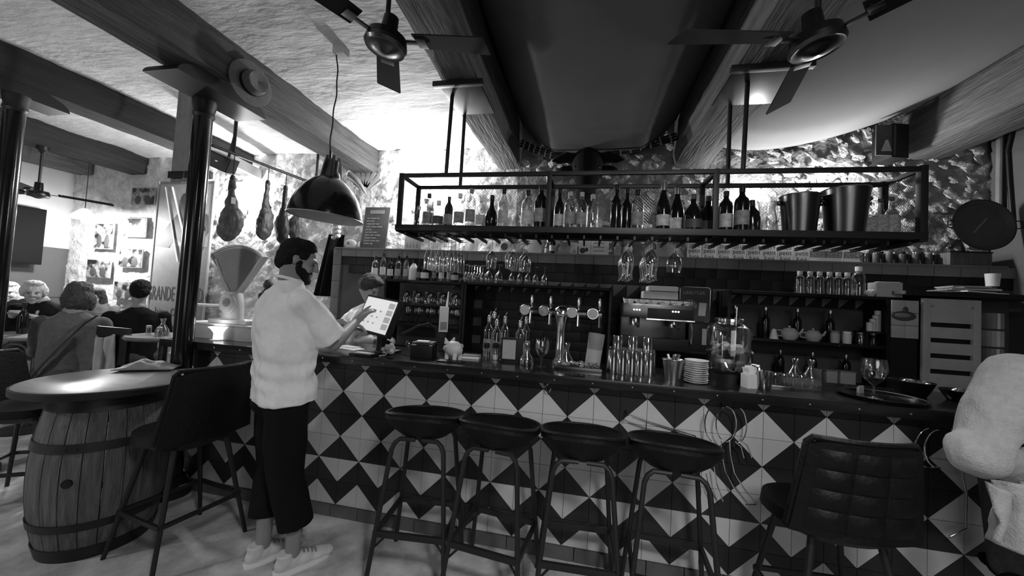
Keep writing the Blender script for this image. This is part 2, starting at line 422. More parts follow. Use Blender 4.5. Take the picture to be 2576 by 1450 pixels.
# ------------------------------------------------------------------ the bar
TS = .15; Z0 = .975; BX0, BX1 = -.375, 5.4
bar = thing('bar_counter', 'long bar counter faced with light and dark diamond tiles', 'bar', (2.5, .25, 0))
def rel(p, parent): return V(p)-parent.location
bb = B(); bb.box((0, .02, .509), (BX1-BX0, .49, 1.018)); obj('carcass', bb, 'grout', bar)
tmesh = {k: tri_tile(TS, k).mesh('tile', ['tile_light', 'tile_dark']) for k in ('ll', 'lr', 'ul', 'ur')}
tcut = {k: tri_tile(TS, k, h=.3).mesh('tile', ['tile_light', 'tile_dark']) for k in ('ul', 'ur')}
rows = [('inv', 0), ('up', 0), ('inv', 0), ('up', 0), ('inv', 0), ('inv', 1), ('up', 0)]
for r, (kind, sh) in enumerate(rows):
    for u in range(-2, 35):
        right = (u+sh) % 2 == 0        # tile right of an apex column
        c = {('up', True): 'll', ('up', False): 'lr', ('inv', True): 'ul', ('inv', False): 'ur'}[(kind, right)]
        z = Z0-(r-.5)*TS
        obj('tile', (tcut if r == 0 else tmesh)[c], None, bar, rel(((u+.5)*TS, .005, z), bar))
kb = B(); kb.box((0, 0, 0), (.196, .03, .072), bevel=.003); kb = kb.mesh('kerb_tile', 'kerb')
for k in range(29): obj('kerb_tile', kb, None, bar, rel((BX0+.1+.2*k, -.004, .037), bar))
ct = B(); ct.box((2.5, .245, 1.0485), (BX1-BX0+.12, .63, .055), bevel=.006)
CZ = 1.075
worktop = tag(obj('countertop', ct, 'counter'), 'polished black countertop along the tiled bar', 'countertop')
for k in range(26):
    b = B(); b.lathe([(.0, 0), (.006, 0), (.004, .003), (0, .004)], seg=8, T=Mx.Translation((BX0+.2+k*.22, -.07, 1.047)) @ Mx.Rotation(PI/2, 4, 'X'))
    obj('screw', b, 'steel', worktop)
# ================================================================== LARGE FIXTURES
# ---- iron columns
def column(label, x, y, r, ztop):
    t = thing('iron_column', label, 'column', (x, y, 0), group='iron columns')
    b = B(); b.lathe([(r*1.02, .12), (r, .5), (r*.93, ztop-.12)], seg=20); obj('shaft', b, 'black_gloss', t)
    b = B(); b.lathe([(r*1.9, 0), (r*1.9, .05), (r*1.35, .08), (r*1.25, .13), (r*1.0, .14)], seg=20); obj('base', b, 'iron', t)
    b = B(); b.lathe([(r*.95, ztop-.13), (r*1.12, ztop-.11), (r*1.02, ztop-.08), (r*1.2, ztop-.03), (r*1.2, ztop)], seg=20); obj('capital', b, 'iron', t)
column('tall black iron column between the barrel table and the bar', -.19, -.1, .062, 2.84)
column('black iron column at the near table of diners', -1.72, -.29, .06, 2.86)
def corbel(label, x0, x1, y0, y1, z0, z1):
    b = B(); n = 8; P = []
    for i in range(n+1): a = PI/2*i/n; P.append((y0+.22*(1-math.sin(a)), z1-(z1-z0)*(1-math.cos(a))))
    for i in range(n+1): a = PI/2*i/n; P.append((y1-.22*(1-math.cos(a)), z1-(z1-z0)*(1-math.sin(a))))
    P = [(p, q) for p, q in P]
    T = Mx.Rotation(PI/2, 4, 'Z')
    b.prism([(p, q) for p, q in P], -(x1-x0), Mx.Translation((x0, 0, 0)) @ T)
    tag(obj('beam_corbel', b, 'black'), label, 'corbel')
corbel('black rounded timber corbel between the iron column and the hat beam', -.24, .04, -.46, .2, 2.84, 2.94)
corbel('dark corbel under the beam by the diners', -1.95, -1.7, -.55, .0, 2.86, 2.96)

# ---- ceiling fans
def fan(label, loc, ztop, angles, reach, disc, tilt=(0, 0), bw=.06, pitch=.35):
    t = thing('ceiling_fan', label, 'fan', loc, group='ceiling fans')
    L_ = ztop-loc[2]
    b = B(); b.cyl((0, 0, .05), (0, 0, L_), .012, seg=10); obj('rod', b, 'iron', t)
    b = B(); b.lathe([(.012, L_), (.055, L_), (.05, L_-.05), (.014, L_-.09)], seg=16); obj('canopy', b, 'iron', t)
    R_ = Euler((tilt[0], tilt[1], 0)).to_matrix().to_4x4(); d = disc
    b = B(); b.lathe([(.0, .15), (d*.36, .15), (d*.4, .1), (d*.42, .06), (d*.95, .05), (d, .02), (d, 0), (d*.86, -.012)], seg=28, T=R_, cap=False); obj('motor', b, 'black_gloss', t)
    b = B(); b.lathe([(d*1.02, .018), (d*1.04, .0), (d*.95, -.014), (d*.8, -.012), (d*.55, -.02), (d*.2, -.034), (0, -.036)], seg=28, T=R_, cap=False); obj('cover', b, 'dark_steel', t)
    for k, a in enumerate(angles):
        A = Mx.Rotation(a, 4, 'Z')
        b = B(); b.box((d*.9, 0, .03), (.16, .03, .006), bevel=.002, T=R_ @ A); b.box((d*.9+.1, 0, .03), (.05, .07, .006), bevel=.002, T=R_ @ A)
        arm = obj('blade_arm', b, 'iron', t)
        b = B(); x0 = d+.06
        P = [(x0, -bw*.85), (reach-.01, -bw*1.05), (reach, -bw), (reach, bw), (reach-.01, bw*1.05), (x0, bw*.85)]
        T = R_ @ A @ Mx.Translation((0, 0, .036)) @ Mx.Rotation(pitch, 4, 'X') @ Mx.Rotation(PI/2, 4, 'X')
        b.prism([(p, q) for p, q in P], .006, T); obj('blade', b, 'fan_blade', t)
        b = B(); b.box((x0+.02, .02, .045), (.008, .008, .006), T=R_ @ A); b.box((x0+.02, -.02, .045), (.008, .008, .006), T=R_ @ A); obj('bolt', b, 'steel', arm)
f1 = at(970, 118, Z=2.72); f2 = at(2055, 118, Z=2.64); f3 = at(95, 492, X=-3.6)
fan('dark three-blade ceiling fan over the bar near the pendant lamp', f1, ZC, [math.radians(a) for a in (119, 1, 240)], .52, .1, (0, .14), bw=.07, pitch=.12)
fan('dark three-blade ceiling fan under the cracked beam by the grey cloth', f2, 2.96, [math.radians(a) for a in (77, 199, 318)], .64, .098, (0, -.16), bw=.062, pitch=-.3)
fan('small dark ceiling fan hanging in the dining corner', f3, 2.99, [math.radians(a) for a in (68, 188, 308)], .6, .09)
ceil_box = tag(obj('ceiling_block', B().box((0, 0, 0), (.09, .07, .06), bevel=.008), 'plaster_smooth', loc=(.85, -.02, 3.19)), 'small white ceiling block holding the pendant cord', 'cable box')

# ---- pendant lamp over the bar
pl = thing('pendant_lamp', 'large black dome pendant lamp with pale inside over the bar', 'lamp', (.835, -.03, 2.0))
R = .24; TL = Euler((.0, .06, 0)).to_matrix().to_4x4()
prof = [(R, 0), (R*.985, .03), (R*.93, .08), (R*.83, .14), (R*.68, .2), (R*.48, .25), (R*.3, .275), (R*.27, .28)]
obj('shade', B().lathe(prof, seg=40, T=TL, cap=False), 'black_gloss', pl)
obj('shade_inside', B().lathe([(r*.975, z+.0) for r, z in prof]+[(0, .272)], seg=40, T=TL, cap=False), 'offwhite', pl)
obj('rim', B().tube([TL @ V((R*math.cos(a), R*math.sin(a), 0)) for a in [2*PI*k/40 for k in range(40)]], .004, 6, closed=True), 'steel', pl)
obj('socket', B().lathe([(.03, .2), (.03, .28), (.022, .16), (.0, .15)], seg=12, T=TL), 'white', pl)
nb = B(); nb.lathe([(R*.27, .275), (R*.24, .31), (.045, .33), (.04, .4), (.03, .41)], seg=16, T=TL)
for k in range(4):
    a = PI/4+PI/2*k; nb.tube([TL @ V((.06*math.cos(a), .06*math.sin(a), .28)), TL @ V((.05*math.cos(a), .05*math.sin(a), .36)), TL @ V((.035*math.cos(a), .035*math.sin(a), .43))], .009, 6)
obj('neck', nb, 'dark_steel', pl)
obj('hanger', B().tube([(.0, 0, .41), (.0, 0, .47)], .008, 8), 'iron', pl)
obj('cord', B().tube([(.0+.012*math.sin(z*9)+.004*math.sin(z*31), .006*math.cos(z*12), z) for z in [.45+.74*k/36 for k in range(37)]], .0045, 6), 'black', pl)

# ---- hanging bottle rack
RX0, RX1, RY0, RY1, RZ0, RZ1 = 1.262, 4.458, .2, .48, 1.972, 2.372
rack = thing('hanging_rack', 'black iron rack with wire mesh hanging above the bar', 'rack', ((RX0+RX1)/2, RY0, RZ0))
def rp(p): return V(p)-rack.location
def bar_(name, p0, p1, s=.03, mat='iron'):
    p0, p1 = rp(p0), rp(p1); c = (p0+p1)/2; d = p1-p0
    b = B(); b.box(c, (abs(d.x)+s, abs(d.y)+s, abs(d.z)+s), bevel=.002); return obj(name, b, mat, rack)
s_ = .03
for y in (RY0, RY1):
    bar_('rail', (RX0, y, RZ1), (RX1, y, RZ1), .026); bar_('rail', (RX0, y, RZ0+.015), (RX1, y, RZ0+.015), .04 if y == RY0 else .03)
ups = [RX0, 2.347, 3.385, RX1]
for x in ups:
    for y in (RY0, RY1): bar_('upright', (x, y, RZ0), (x, y, RZ1), .036 if x == RX1 else .03)
    bar_('cross_rail', (x, RY0, RZ1), (x, RY1, RZ1), .024); bar_('cross_rail', (x, RY0, RZ0), (x, RY1, RZ0), .03)
obj('shelf_board', B().box(rp(((RX0+RX1)/2, (RY0+RY1)/2, RZ0+.022)), (RX1-RX0, RY1-RY0, .022)), 'black', rack)
def wires(name, P0, U, W, nu_len, nw_len, step=.022):
    b = B(); P0, U, W = V(P0), V(U), V(W)
    k = -nw_len
    while k < nu_len:
        for sgn in (1, -1):
            # lines u = k + w (or mirrored), clipped to the panel
            w0, w1 = max(0, -k), min(nw_len, nu_len-k)
            if w1 <= w0: continue
            a0, a1 = k+w0, k+w1
            if sgn < 0: a0, a1 = nu_len-a0, nu_len-a1
            b.tube([P0+U*a0+W*w0, P0+U*a1+W*w1], .0009, 3)
        k += step
    o = obj(name, b, 'dark_steel', rack); o['kind'] = 'stuff'; return o
wires('wire_mesh', rp((RX0, RY1, RZ0+.03)), (1, 0, 0), (0, 0, 1), RX1-RX0, RZ1-RZ0-.03)
for x in (RX0, RX1): wires('wire_mesh', rp((x, RY0, RZ0+.03)), (0, 1, 0), (0, 0, 1), RY1-RY0, RZ1-RZ0-.03, .02)
for k in range(30):   # glass-hanger runners below the board
    x = RX0+.06+k*(RX1-RX0-.12)/29
    obj('glass_runner', B().box(rp((x, (RY0+RY1)/2, RZ0-.03)), (.012, RY1-RY0+.02, .022)), 'iron', rack)
for x, bx0, bx1, zb in ((1.612, 1.57, 1.86, 2.955), (3.545, 3.42, 3.79, 2.935)):
    for y in (RY0, RY1): obj('hanger_rod', B().cyl(rp((x+(.0 if y > .3 else -.01), y, RZ1)), rp((x, y, zb+.01)), .0135, seg=10), 'iron', rack)
    obj('strap_plate', B().box(rp(((bx0+bx1)/2, .25, zb-.002)), (bx1-bx0, .42, .012), bevel=.002), 'dark_steel', rack)
    obj('strap_bar', B().box(rp(((bx0+bx1)/2, .03, zb-.02)), (bx1-bx0+.06, .035, .035), bevel=.003), 'iron', rack)

# ---- bull's head on the wall
bull = thing('bull_head', 'black mounted bull head with spread horns behind the bottle rack', 'wall trophy', (2.58, 1.49, 2.4))
hb = B(); pr_ = [(0, -.36, .0, .06), (0, -.36, .08, .085), (0, -.28, .22, .1), (0, -.2, .36, .13), (0, -.14, .46, .15), (0, -.04, .5, .17), (0, .02, .42, .17)]
for k in range(len(pr_)-1):
    x0, y0, z0, r0 = pr_[k]; x1, y1, z1, r1 = pr_[k+1]; hb.ball((x0, y0, z0), r0); hb.tube([(x0, y0, z0), (x1, y1, z1)], r0, 14, r1)
hb.ball((0, -.1, .54), (.15, .1, .07))
obj('head', solid(hb, .012, 4), None, bull).data.materials.append(M['black_cloth'])
for s in (-1, 1):
    obj('horn', B().tube([(s*.1, -.1, .52), (s*.2, -.12, .55), (s*.29, -.15, .51), (s*.34, -.17, .5)], .04, 10, radii=[.06, .052, .034, .006]), 'black_cloth', bull)
    obj('ear', B().ball((s*.19, -.12, .42), (.1, .03, .045)), 'black_cloth', bull)
    obj('eye', B().ball((s*.105, -.25, .4), .018), 'black_gloss', bull)

# ---- lamps of the room
def sconce(label, x, z, power, y=YW-.05, up=True):
    t = thing('wall_sconce', label, 'lamp', (x, y, z), group='wall sconces')
    obj('back_plate', B().box((0, .015, 0), (.07, .02, .1), bevel=.006), 'iron', t)
    obj('shade', B().lathe([(.014, -.03), (.028, .0), (.036, .025), (.034, .026), (.026, .0), (.012, -.027)], c=(0, -.08, 0), seg=20, cap=False), 'white', t)
    obj('bulb', B().ball((0, -.08, .03), .026, 10, 7), 'bulb', t)
    point('sconce_light', (x, y-.085, z+.1), power, .04)
s1 = at(1080, 512, Y=YW-.05); s2 = at(1885, 525, Y=YW-.05); s4 = at(2075, 525, Y=YW-.05); s3 = at(612, 535, Y=YW-.05)
sconce('wall sconce glowing behind the first bottles of the rack', s1.x, s1.z, 90)
sconce('wall sconce glowing behind the short dark bottle of the rack', s2.x, s2.z, 18)
sconce('wall sconce glowing behind the steel buckets of the rack', s4.x, s4.z, 36)
sconce('wall sconce glowing behind the hanging hams', s3.x, s3.z, 90)
cl = thing('ceiling_lamp', 'round metal ceiling lamp over the open floor before the bar', 'lamp', (3.5, -2.6, 3.03)); obj('reflector', B().lathe([(.36, .0), (.37, .02), (.2, .14), (.06, .17), (.05, .19)], seg=28, cap=False), 'iron', cl); obj('stem', B().cyl((0, 0, .18), (0, 0, .42), .015), 'iron', cl)
lp = thing('dining_lamp', 'small lit ceiling lamp with a bell shade above the diners', 'lamp', at(212, 545, Y=1.25))
obj('shade', B().lathe([(.02, .1), (.05, .08), (.12, 0), (.14, -.03)], seg=20, cap=False), 'glow', lp)
obj('bulb', B().ball((0, 0, .0), .04), 'bulb', lp)
obj('cord', B().cyl((0, 0, .1), (0, 0, 3.2-lp.location.z), .005, seg=6), 'iron', lp)
point('dining_light', lp.location+V((0, 0, -.06)), 135, .06)
gb_ = thing('globe_lamp', 'opal globe lamp hanging in the left half of the room', 'lamp', (-1.6, -2.5, 2.29)); obj('globe', B().lathe([(.02, 0), (.1, -.03), (.15, -.1)], seg=24, cap=False), 'glow', gb_); obj('cord', B().cyl((0, 0, 0), (0, 0, ZC-2.29), .005, seg=6), 'iron', gb_)
# ================================================================== FURNITURE
# ---- bar stools with low bucket seats
def bucket(b, w, d, back, front, z, th=.02):
    """dished seat shell; back edge on -y"""
    nr, na = 5, 28
    def P(i, k, off):
        a = 2*PI*k/na; r = i/nr; s = math.sin(a); up = (front+(back-front)*((1-s)/2)**1.6)*r**3
        return (w/2*r*math.copysign(abs(math.cos(a))**.85, math.cos(a)), d/2*r*math.copysign(abs(s)**.85, s), z+up-off)
    vs_, fs = [], []
    for off in (0, th):
        for i in range(1, nr+1):
            for k in range(na):
                p = P(i, k, 0)
                if off: q = i/nr; p = (p[0]*(1.03-.2*(1-q)), p[1]*(1.03-.2*(1-q)), p[2]-th-(.05*(1-q**3)))
                vs_.append(p)
    n = nr*na; vs_ += [(0, 0, z), (0, 0, z-th-.05)]
    for L_ in (0, 1):
        for i in range(nr-1):
            for k in range(na):
                f = (L_*n+i*na+k, L_*n+i*na+(k+1) % na, L_*n+(i+1)*na+(k+1) % na, L_*n+(i+1)*na+k); fs.append(f if L_ == 0 else f[::-1])
        for k in range(na):
            f = (2*n+L_, L_*n+k, L_*n+(k+1) % na); fs.append(f if L_ == 0 else f[::-1])
    for k in range(na): fs.append(((nr-1)*na+k, (nr-1)*na+(k+1) % na, n+(nr-1)*na+(k+1) % na, n+(nr-1)*na+k)[::-1])
    return b.add(vs_, fs)
def bar_stool():
    t = thing('bar_stool', '', 'stool', group='bucket stools at the bar')
    obj('seat', bucket(B(), .415, .4, .1, .035, .79, .03), 'leather', t)
    obj('seat_rim', B().tube([(.209*math.copysign(abs(math.cos(a))**.85, math.cos(a)), .202*math.copysign(abs(math.sin(a))**.85, math.sin(a)), .787+.035+.065*((1-math.sin(a))/2)**1.6) for a in [2*PI*k/32 for k in range(32)]], .009, 6, closed=True), 'leather', t)
    for sy in (-1, 1):
        for sx in (-1, 1):
            obj('leg', B().tube([(sx*.02, sy*.11, .735), (sx*.1, sy*.115, .735), (sx*.125, sy*.12, .715), (sx*.14, sy*.125, .68), (sx*.205, sy*.2, 0)], .0125, 8), 'iron', t)
    zf = .27; q = .205-.065*zf/.68; qy = .2-.075*zf/.68
    for p0, p1 in (((-q, -qy), (q, -qy)), ((q, -qy), (q, qy)), ((q, qy), (-q, qy)), ((-q, qy), (-q, -qy))):
        obj('footrest_bar', B().box(((p0[0]+p1[0])/2, (p0[1]+p1[1])/2, zf), (abs(p1[0]-p0[0])+.02, abs(p1[1]-p0[1])+.02, .03) if 1 else 0, bevel=.004), 'iron', t)
    for sx in (-1, 1): obj('brace', B().tube([(sx*q, -qy*.98, .2), (sx*q*.7, -qy*.9, .255), (sx*q*.5, -qy*.9, .262)], .006, 6), 'iron', t)
    return t
st = bar_stool()
stools = [(1.785, -.3, .1, 'bucket bar stool with slim iron legs closest to the man in the white tee'),
          (2.21, -.31, -.12, 'bucket bar stool second from the man in the white tee'),
          (2.64, -.3, .05, 'bucket bar stool third from the man in the white tee'),
          (3.08, -.29, -.06, 'bucket bar stool beside the wire hooks on the tiled bar')]
for i, (x, y, rz, lb) in enumerate(stools):
    if i == 0: st.location = (x, y, 0); st.rotation_euler = (0, 0, rz); st['label'] = lb
    else: copy_tree(st, None, (x, y, 0), rz, lb)

# ---- high-backed quilted chairs
def quilt_chair(label, loc, rz, seat_z=.66, top=1.02, w=.44, cols=3, rows_=4, quilt=True, group='quilted high chairs'):
    t = thing('high_chair', label, 'chair', loc, rz, group)
    H = top-seat_z
    def back(u, v, off):   # u across, v up
        ww = w*(1.04-.2*v); x = (u-.5)*ww; y = -.17-.05*v+.05*(1-(2*u-1)**2)*-1+.05+off
        return V((x, y, seat_z-.02+v*H))
    b = B(); n = 12
    for off, fl_ in ((0, 0), (-.045, 1)):
        o = len(b.v); b.v += [tuple(back(i/n, j/n, off)+V((0, 0, -.02*abs(2*i/n-1)**6*(j == n)))) for j in range(n+1) for i in range(n+1)]
        for j in range(n):
            for i in range(n):
                f = (o+j*(n+1)+i, o+j*(n+1)+i+1, o+(j+1)*(n+1)+i+1, o+(j+1)*(n+1)+i); b.f.append(f[::-1] if not fl_ else f); b.m.append(0)
    N = (n+1)**2; ring = [i for i in range(n)]+[i*(n+1)+n for i in range(n)]+[n*(n+1)+n-i for i in range(n)]+[(n-i)*(n+1) for i in range(n)]
    for k in range(len(ring)): a, c = ring[k], ring[(k+1) % len(ring)]; b.f.append((a, c, N+c, N+a)[::-1]); b.m.append(0)
    bk = obj('backrest', b, 'leather', t)
    obj('piping', B().tube([back(p, q, -.022)+V((0, 0, 0)) for p, q in [(0, .05+.9*k/8) for k in range(9)]+[(.04+.92*k/8, 1.01) for k in range(9)]+[(1, .95-.9*k/8) for k in range(9)]], .013, 8), 'leather', bk)
    if quilt:
        for side in (1, -1):
            for i in range(cols):
                for j in range(rows_):
                    u0, u1 = .08+.84*i/cols, .08+.84*(i+1)/cols; v0, v1 = .08+.84*j/rows_, .08+.84*(j+1)/rows_
                    b = B(); m = 5
                    b.grid(lambda p, q: tuple(back(u0+(u1-u0)*p, v0+(v1-v0)*q, (0 if side > 0 else -.045)+side*(.001+.016*(math.sin(PI*p)*math.sin(PI*q))**.45))), m, m)
                    if side > 0: b.f = [f[::-1] for f in b.f]
                    obj('pad', b, 'leather', bk)
    obj('seat', bucket(B(), w, .43, .03, .015, seat_z, .05), 'leather', t)
    for sx in (-1, 1):
        for sy in (-1, 1): obj('leg', B().tube([(sx*.13, sy*.12, seat_z-.06), (sx*.23, sy*.21, 0)], .015, 8, .011), 'iron', t)
    zf = .24; q, qy = .2, .18
    for c, d in (((0, -qy, zf), (2*q, .016, .022)), ((0, qy, zf), (2*q, .016, .022)), ((q, 0, zf), (.016, 2*qy, .022)), ((-q, 0, zf), (.016, 2*qy, .022))):
        obj('footrest_bar', B().box(c, d, bevel=.003), 'iron', t)
    return t
quilt_chair('quilted dark leather high chair beside the customer in the knitted jumper', (3.72, -.33, 0), .06, seat_z=.64, top=1.03, w=.47)
quilt_chair('dark leather high chair left of the barrel table', (-1.0, -.42, 0), -PI/2+.55, seat_z=.62, top=.98, w=.46, quilt=False)
quilt_chair('dark leather high chair tucked between barrel table and bar', (.41, -.49, 0), PI/2-.15, seat_z=.66, top=1.05, w=.46, quilt=False)

# ---- wine barrel used as a table leg, round top
bc = V((-.09, -.555, 0))
brl = thing('barrel_table', 'old wine barrel with a round polished table top', 'table', bc)
def br(z, H=.85): return .225+.06*(1-((z-H/2)/(H/2))**2)
n = 22
for k in range(n):
    b = B(); a0, a1 = 2*PI*k/n+.008, 2*PI*(k+1)/n-.008; zs = [.85*i/10 for i in range(11)]; dr = random.uniform(-.002, .002)
    for z in zs:
        r = br(z)+dr
        for a in (a0, (a0+a1)/2, a1): b.v.append((r*math.cos(a), r*math.sin(a), z))
        for a in (a0, a1): b.v.append(((r-.02)*math.cos(a), (r-.02)*math.sin(a), z))
    for i in range(10):
        o, p = i*5, i*5+5
        for c, d in ((0, 1), (1, 2), (2, 4), (4, 3), (3, 0)): b.f.append((o+c, o+d, p+d, p+c))
    b.f += [(0, 3, 4, 2, 1), tuple(50+q for q in (1, 2, 4, 3, 0))]; b.m = [0]*len(b.f)
    obj('stave', b, 'wood_grey', brl)
for z, h in ((.0, .07), (.17, .04), (.58, .045), (.78, .06)):
    obj('hoop', B().lathe([(br(z)+.001, z), (br(z)+.007, z), (br(z+h)+.007, z+h), (br(z+h)+.001, z+h)], seg=44, cap=False), 'iron', brl)
for a in (-1.1, -.95):
    obj('rivet', B().ball(((br(.6)+.007)*math.cos(a), (br(.6)+.007)*math.sin(a), .6), .006, 8, 5), 'iron', brl)
obj('bung', B().lathe([(.0, .012), (.022, .01), (.022, 0)], seg=14, T=Mx.Rotation(-1.02, 4, 'Z') @ Mx.Translation((br(.43)-.003, 0, .43)) @ Mx.Rotation(PI/2, 4, 'Y')), 'black', brl)
obj('table_top', B().lathe([(.0, .87), (.34, .87), (.36, .875), (.37, .89), (.365, .905), (.35, .91), (0, .91)], seg=64), 'table_top', brl)
obj('top_rim', B().lathe([(.365, .868), (.373, .872), (.373, .902), (.365, .908)], seg=64, cap=False), 'iron', brl)
nap = B(); nap.grid(lambda u, v: ((u-.5)*.3, (v-.5)*.16, .012+.07*max(0, math.sin(PI*u)*math.sin(PI*v))**.6*(.55+.6*noise.noise(V((u*4, v*3, 7))))), 20, 12)
o = obj('napkin', nap, 'grey', loc=at(372, 930, Z=.912), rot=(0, 0, .6), sharp=180); md = o.modifiers.new('t', 'SOLIDIFY'); md.thickness = .003
tag(o, 'crumpled grey cloth napkin on the barrel table', 'napkin')

# ---- tables and stools of the dining corner
def high_table(label, c, top, z=1.05, round_=True):
    t = thing('high_table', label, 'table', (c[0], c[1], 0), c[2] if len(c) > 2 else 0, 'high tables in the dining corner')
    if round_: obj('table_top', B().lathe([(0, z-.03), (top-.01, z-.03), (top, z-.015), (top-.01, z), (0, z)], seg=40), 'table_top', t)
    else: obj('table_top', B().box((0, 0, z-.02), (top[0], top[1], .04), bevel=.006), 'table_top', t)
    obj('pedestal', B().lathe([(.03, .04), (.028, .6), (.03, z-.035)], seg=14), 'dark_steel', t)
    obj('foot', B().lathe([(.0, 0), (.22, 0), (.22, .012), (.06, .035), (0, .04)], seg=28), 'iron', t)
    obj('top_plate', B().lathe([(.12, z-.045), (.12, z-.034)], seg=20), 'iron', t)
    return t
high_table('small round high table with carafe and shakers beside the iron column', (-.83, .24), .25)
high_table('wider round table before the white-haired man', (-2.62, .42), .36, .92)
# ================================================================== PEOPLE
def cap_(b, p0, r0, p1, r1, seg=12):
    p0, p1 = V(p0), V(p1); b.ball(p0, r0, seg, 8); b.ball(p1, r1, seg, 8)
    if (p1-p0).length > 1e-5: b.tube([p0, p1], r0, seg, r1)
def chain(b, pts, rs, seg=12):
    for k in range(len(pts)-1): cap_(b, pts[k], rs[k], pts[k+1], rs[k+1], seg)
def frame(c, yaw, pitch=0, roll=0):
    """local +y forward, +x right, +z up; yaw = heading angle from +x"""
    return Mx.Translation(c) @ Mx.Rotation(yaw-PI/2, 4, 'Z') @ Mx.Rotation(-pitch, 4, 'X') @ Mx.Rotation(roll, 4, 'Y')
def head_vol(b, T, neck_to=None, nr=.055):
    S = lambda c, r, sg=14, rg=10: b.ball(c, r, sg, rg, T=T)
    S((0, -.012, .025), (.073, .094, .088)); S((0, .028, -.03), (.06, .062, .08)); S((0, .042, -.075), (.046, .046, .038)); S((0, .07, -.1), (.024, .022, .02))
    S((0, .068, .02), (.052, .026, .016)); S((.034, .07, -.035), (.024, .02, .026)); S((-.034, .07, -.035), (.024, .02, .026))
    for k in range(6): S((0, .09+.02*k/5, .014-.042*k/5), (.009+.004*k/5, .012, .012), 10, 8)
    S((.012, .1, -.03), (.009, .01, .008), 10, 8); S((-.012, .1, -.03), (.009, .01, .008), 10, 8)
    S((0, .089, -.058), (.024, .012, .007), 10, 8); S((0, .086, -.07), (.021, .012, .008), 10, 8)
    for s in (1, -1):
        S((s*.072, -.006, -.01), (.008, .014, .026), 12, 8); S((s*.077, -.012, -.002), (.005, .013, .02), 10, 8)
    if neck_to is not None: chain(b, [T @ V((0, -.02, -.05)), V(neck_to)], [nr, nr*1.12])
def hand_vol(b, w, d, n_, curl=.5, thumb_side=1, s=1.0, point=False):
    """w wrist, d finger direction, n_ palm-down normal; five separate fingers"""
    w, d, n_ = V(w), V(d).normalized(), V(n_); n_ = (n_-d*n_.dot(d)).normalized(); x = d.cross(n_).normalized()*thumb_side
    for k in range(4): cap_(b, w+x*(.012*(k-1.5))*s, .016*s, w+d*.078*s+x*(.02*(k-1.5))*s, .012*s, 10)
    L_ = (.036, .043, .04, .03)
    for k in range(4):
        p = w+d*.085*s+x*(.0205*(k-1.5))*s; ang = curl*(.25 if (point and k == 3) else 1); dd = d.copy(); pts = [p]
        if point and k == 3: ang = .1
        for j in range(3):
            dd = (dd*math.cos(ang)+n_*math.sin(ang)).normalized(); nn = n_
            n2 = (n_-dd*n_.dot(dd)); p = p+dd*(L_[3-k if thumb_side else k]*(1, .68, .55)[j])*s; pts.append(p)
            ang *= 1.05
        chain(b, pts, [.0095*s, .009*s, .0082*s, .007*s], 8)
    p = w+d*.02*s+x*.03*s; q = p+(d*.6+x*.8+n_*.3).normalized()*.04*s; chain(b, [p, q, q+(d*.95+x*.2+n_*.35).normalized()*.03*s, q+(d*1+n_*.5).normalized()*.052*s], [.016*s, .011*s, .0095*s, .0075*s], 8)
def wr(scale, amp, seed=0, zf=1.0):
    return lambda p, n_: amp*(noise.noise(V((p.x*scale+seed, p.y*scale, p.z*scale*zf)))+.5*noise.noise(V((p.x*scale*2.3+seed, p.y*scale*2.3, p.z*scale*2.1*zf))))
def addp(t, name, me, mat, label=None):
    me.materials.clear(); me.materials.append(M[mat]); o = link(bpy.data.objects.new(name, me), t); o.location = -t.location
    o.matrix_parent_inverse = Mx.Identity(4)
    if label: o['label'] = label
    return o
def eyes(t, T, mat='black_gloss'):
    for s in (-1, 1): addp(t, 'eye', B().ball((s*.03, .085, .0), (.009, .006, .0045), 10, 8, T=T).mesh('eye', mat), mat)

# ---- the man in the white tee at the till
man = thing('person', 'man in a white tee and black trousers tapping the till screen', 'person', (1.05, -.47, 0))
yaw = math.radians(57); F_ = V((math.cos(yaw), math.sin(yaw), 0)); Rr = V((math.sin(yaw), -math.cos(yaw), 0)); UP = V((0, 0, 1))
base = V((.985, -.455, 0))
def bp(r, f, z): return base+Rr*r+F_*f+UP*z
hd = frame(bp(-.035, .04, 1.665), math.radians(35), .3)
sR, sL = bp(.195, .0, 1.46), bp(-.195, .02, 1.46)
eR = at(838, 866, Y=-.36); hR = at(893, 812, Y=-.07); eL = bp(-.27, .17, 1.2); hL = at(862, 812, Y=-.1)
b = B(); head_vol(b, hd, bp(0, -.01, 1.5), .058)
chain(b, [bp(0, -.01, 1.5), bp(0, -.01, 1.32), bp(0, 0, 1.05)], [.05, .1, .11])
for s_, e_, h_ in ((sR, eR, hR), (sL, eL, hL)): chain(b, [s_-UP*.03, e_, e_.lerp(h_, .3), h_], [.045, .042, .043, .027])
hand_vol(b, hR, at(915, 790, Y=-.02)-hR, V((0, .3, -1)), .32, 1, 1.0, point=True); hand_vol(b, hL, F_*1+Rr*.5+UP*-.1, V((0, 0, -1)), .4, -1)
aL, aR = V((.955, -.475, .09)), V((1.155, -.49, .09))
for s, an in ((-1, aL), (1, aR)): chain(b, [bp(s*.1, 0, .95), bp(s*.1, .03, .5), an+UP*.16, an], [.09, .055, .042, .037])
addp(man, 'body', solid(b, .0065, 2), 'skin')
eyes(man, hd)
b = B(); S = lambda c, r: b.ball(c, r, 16, 12, T=hd)
S((0, -.025, .04), (.08, .095, .083)); S((0, -.05, .0), (.079, .07, .075)); S((.02, .012, .085), (.055, .055, .04)); S((-.02, .012, .085), (.055, .055, .04)); S((0, -.07, -.035), (.06, .045, .05))
for s in (1, -1): S((s*.062, .02, .035), (.018, .03, .03))
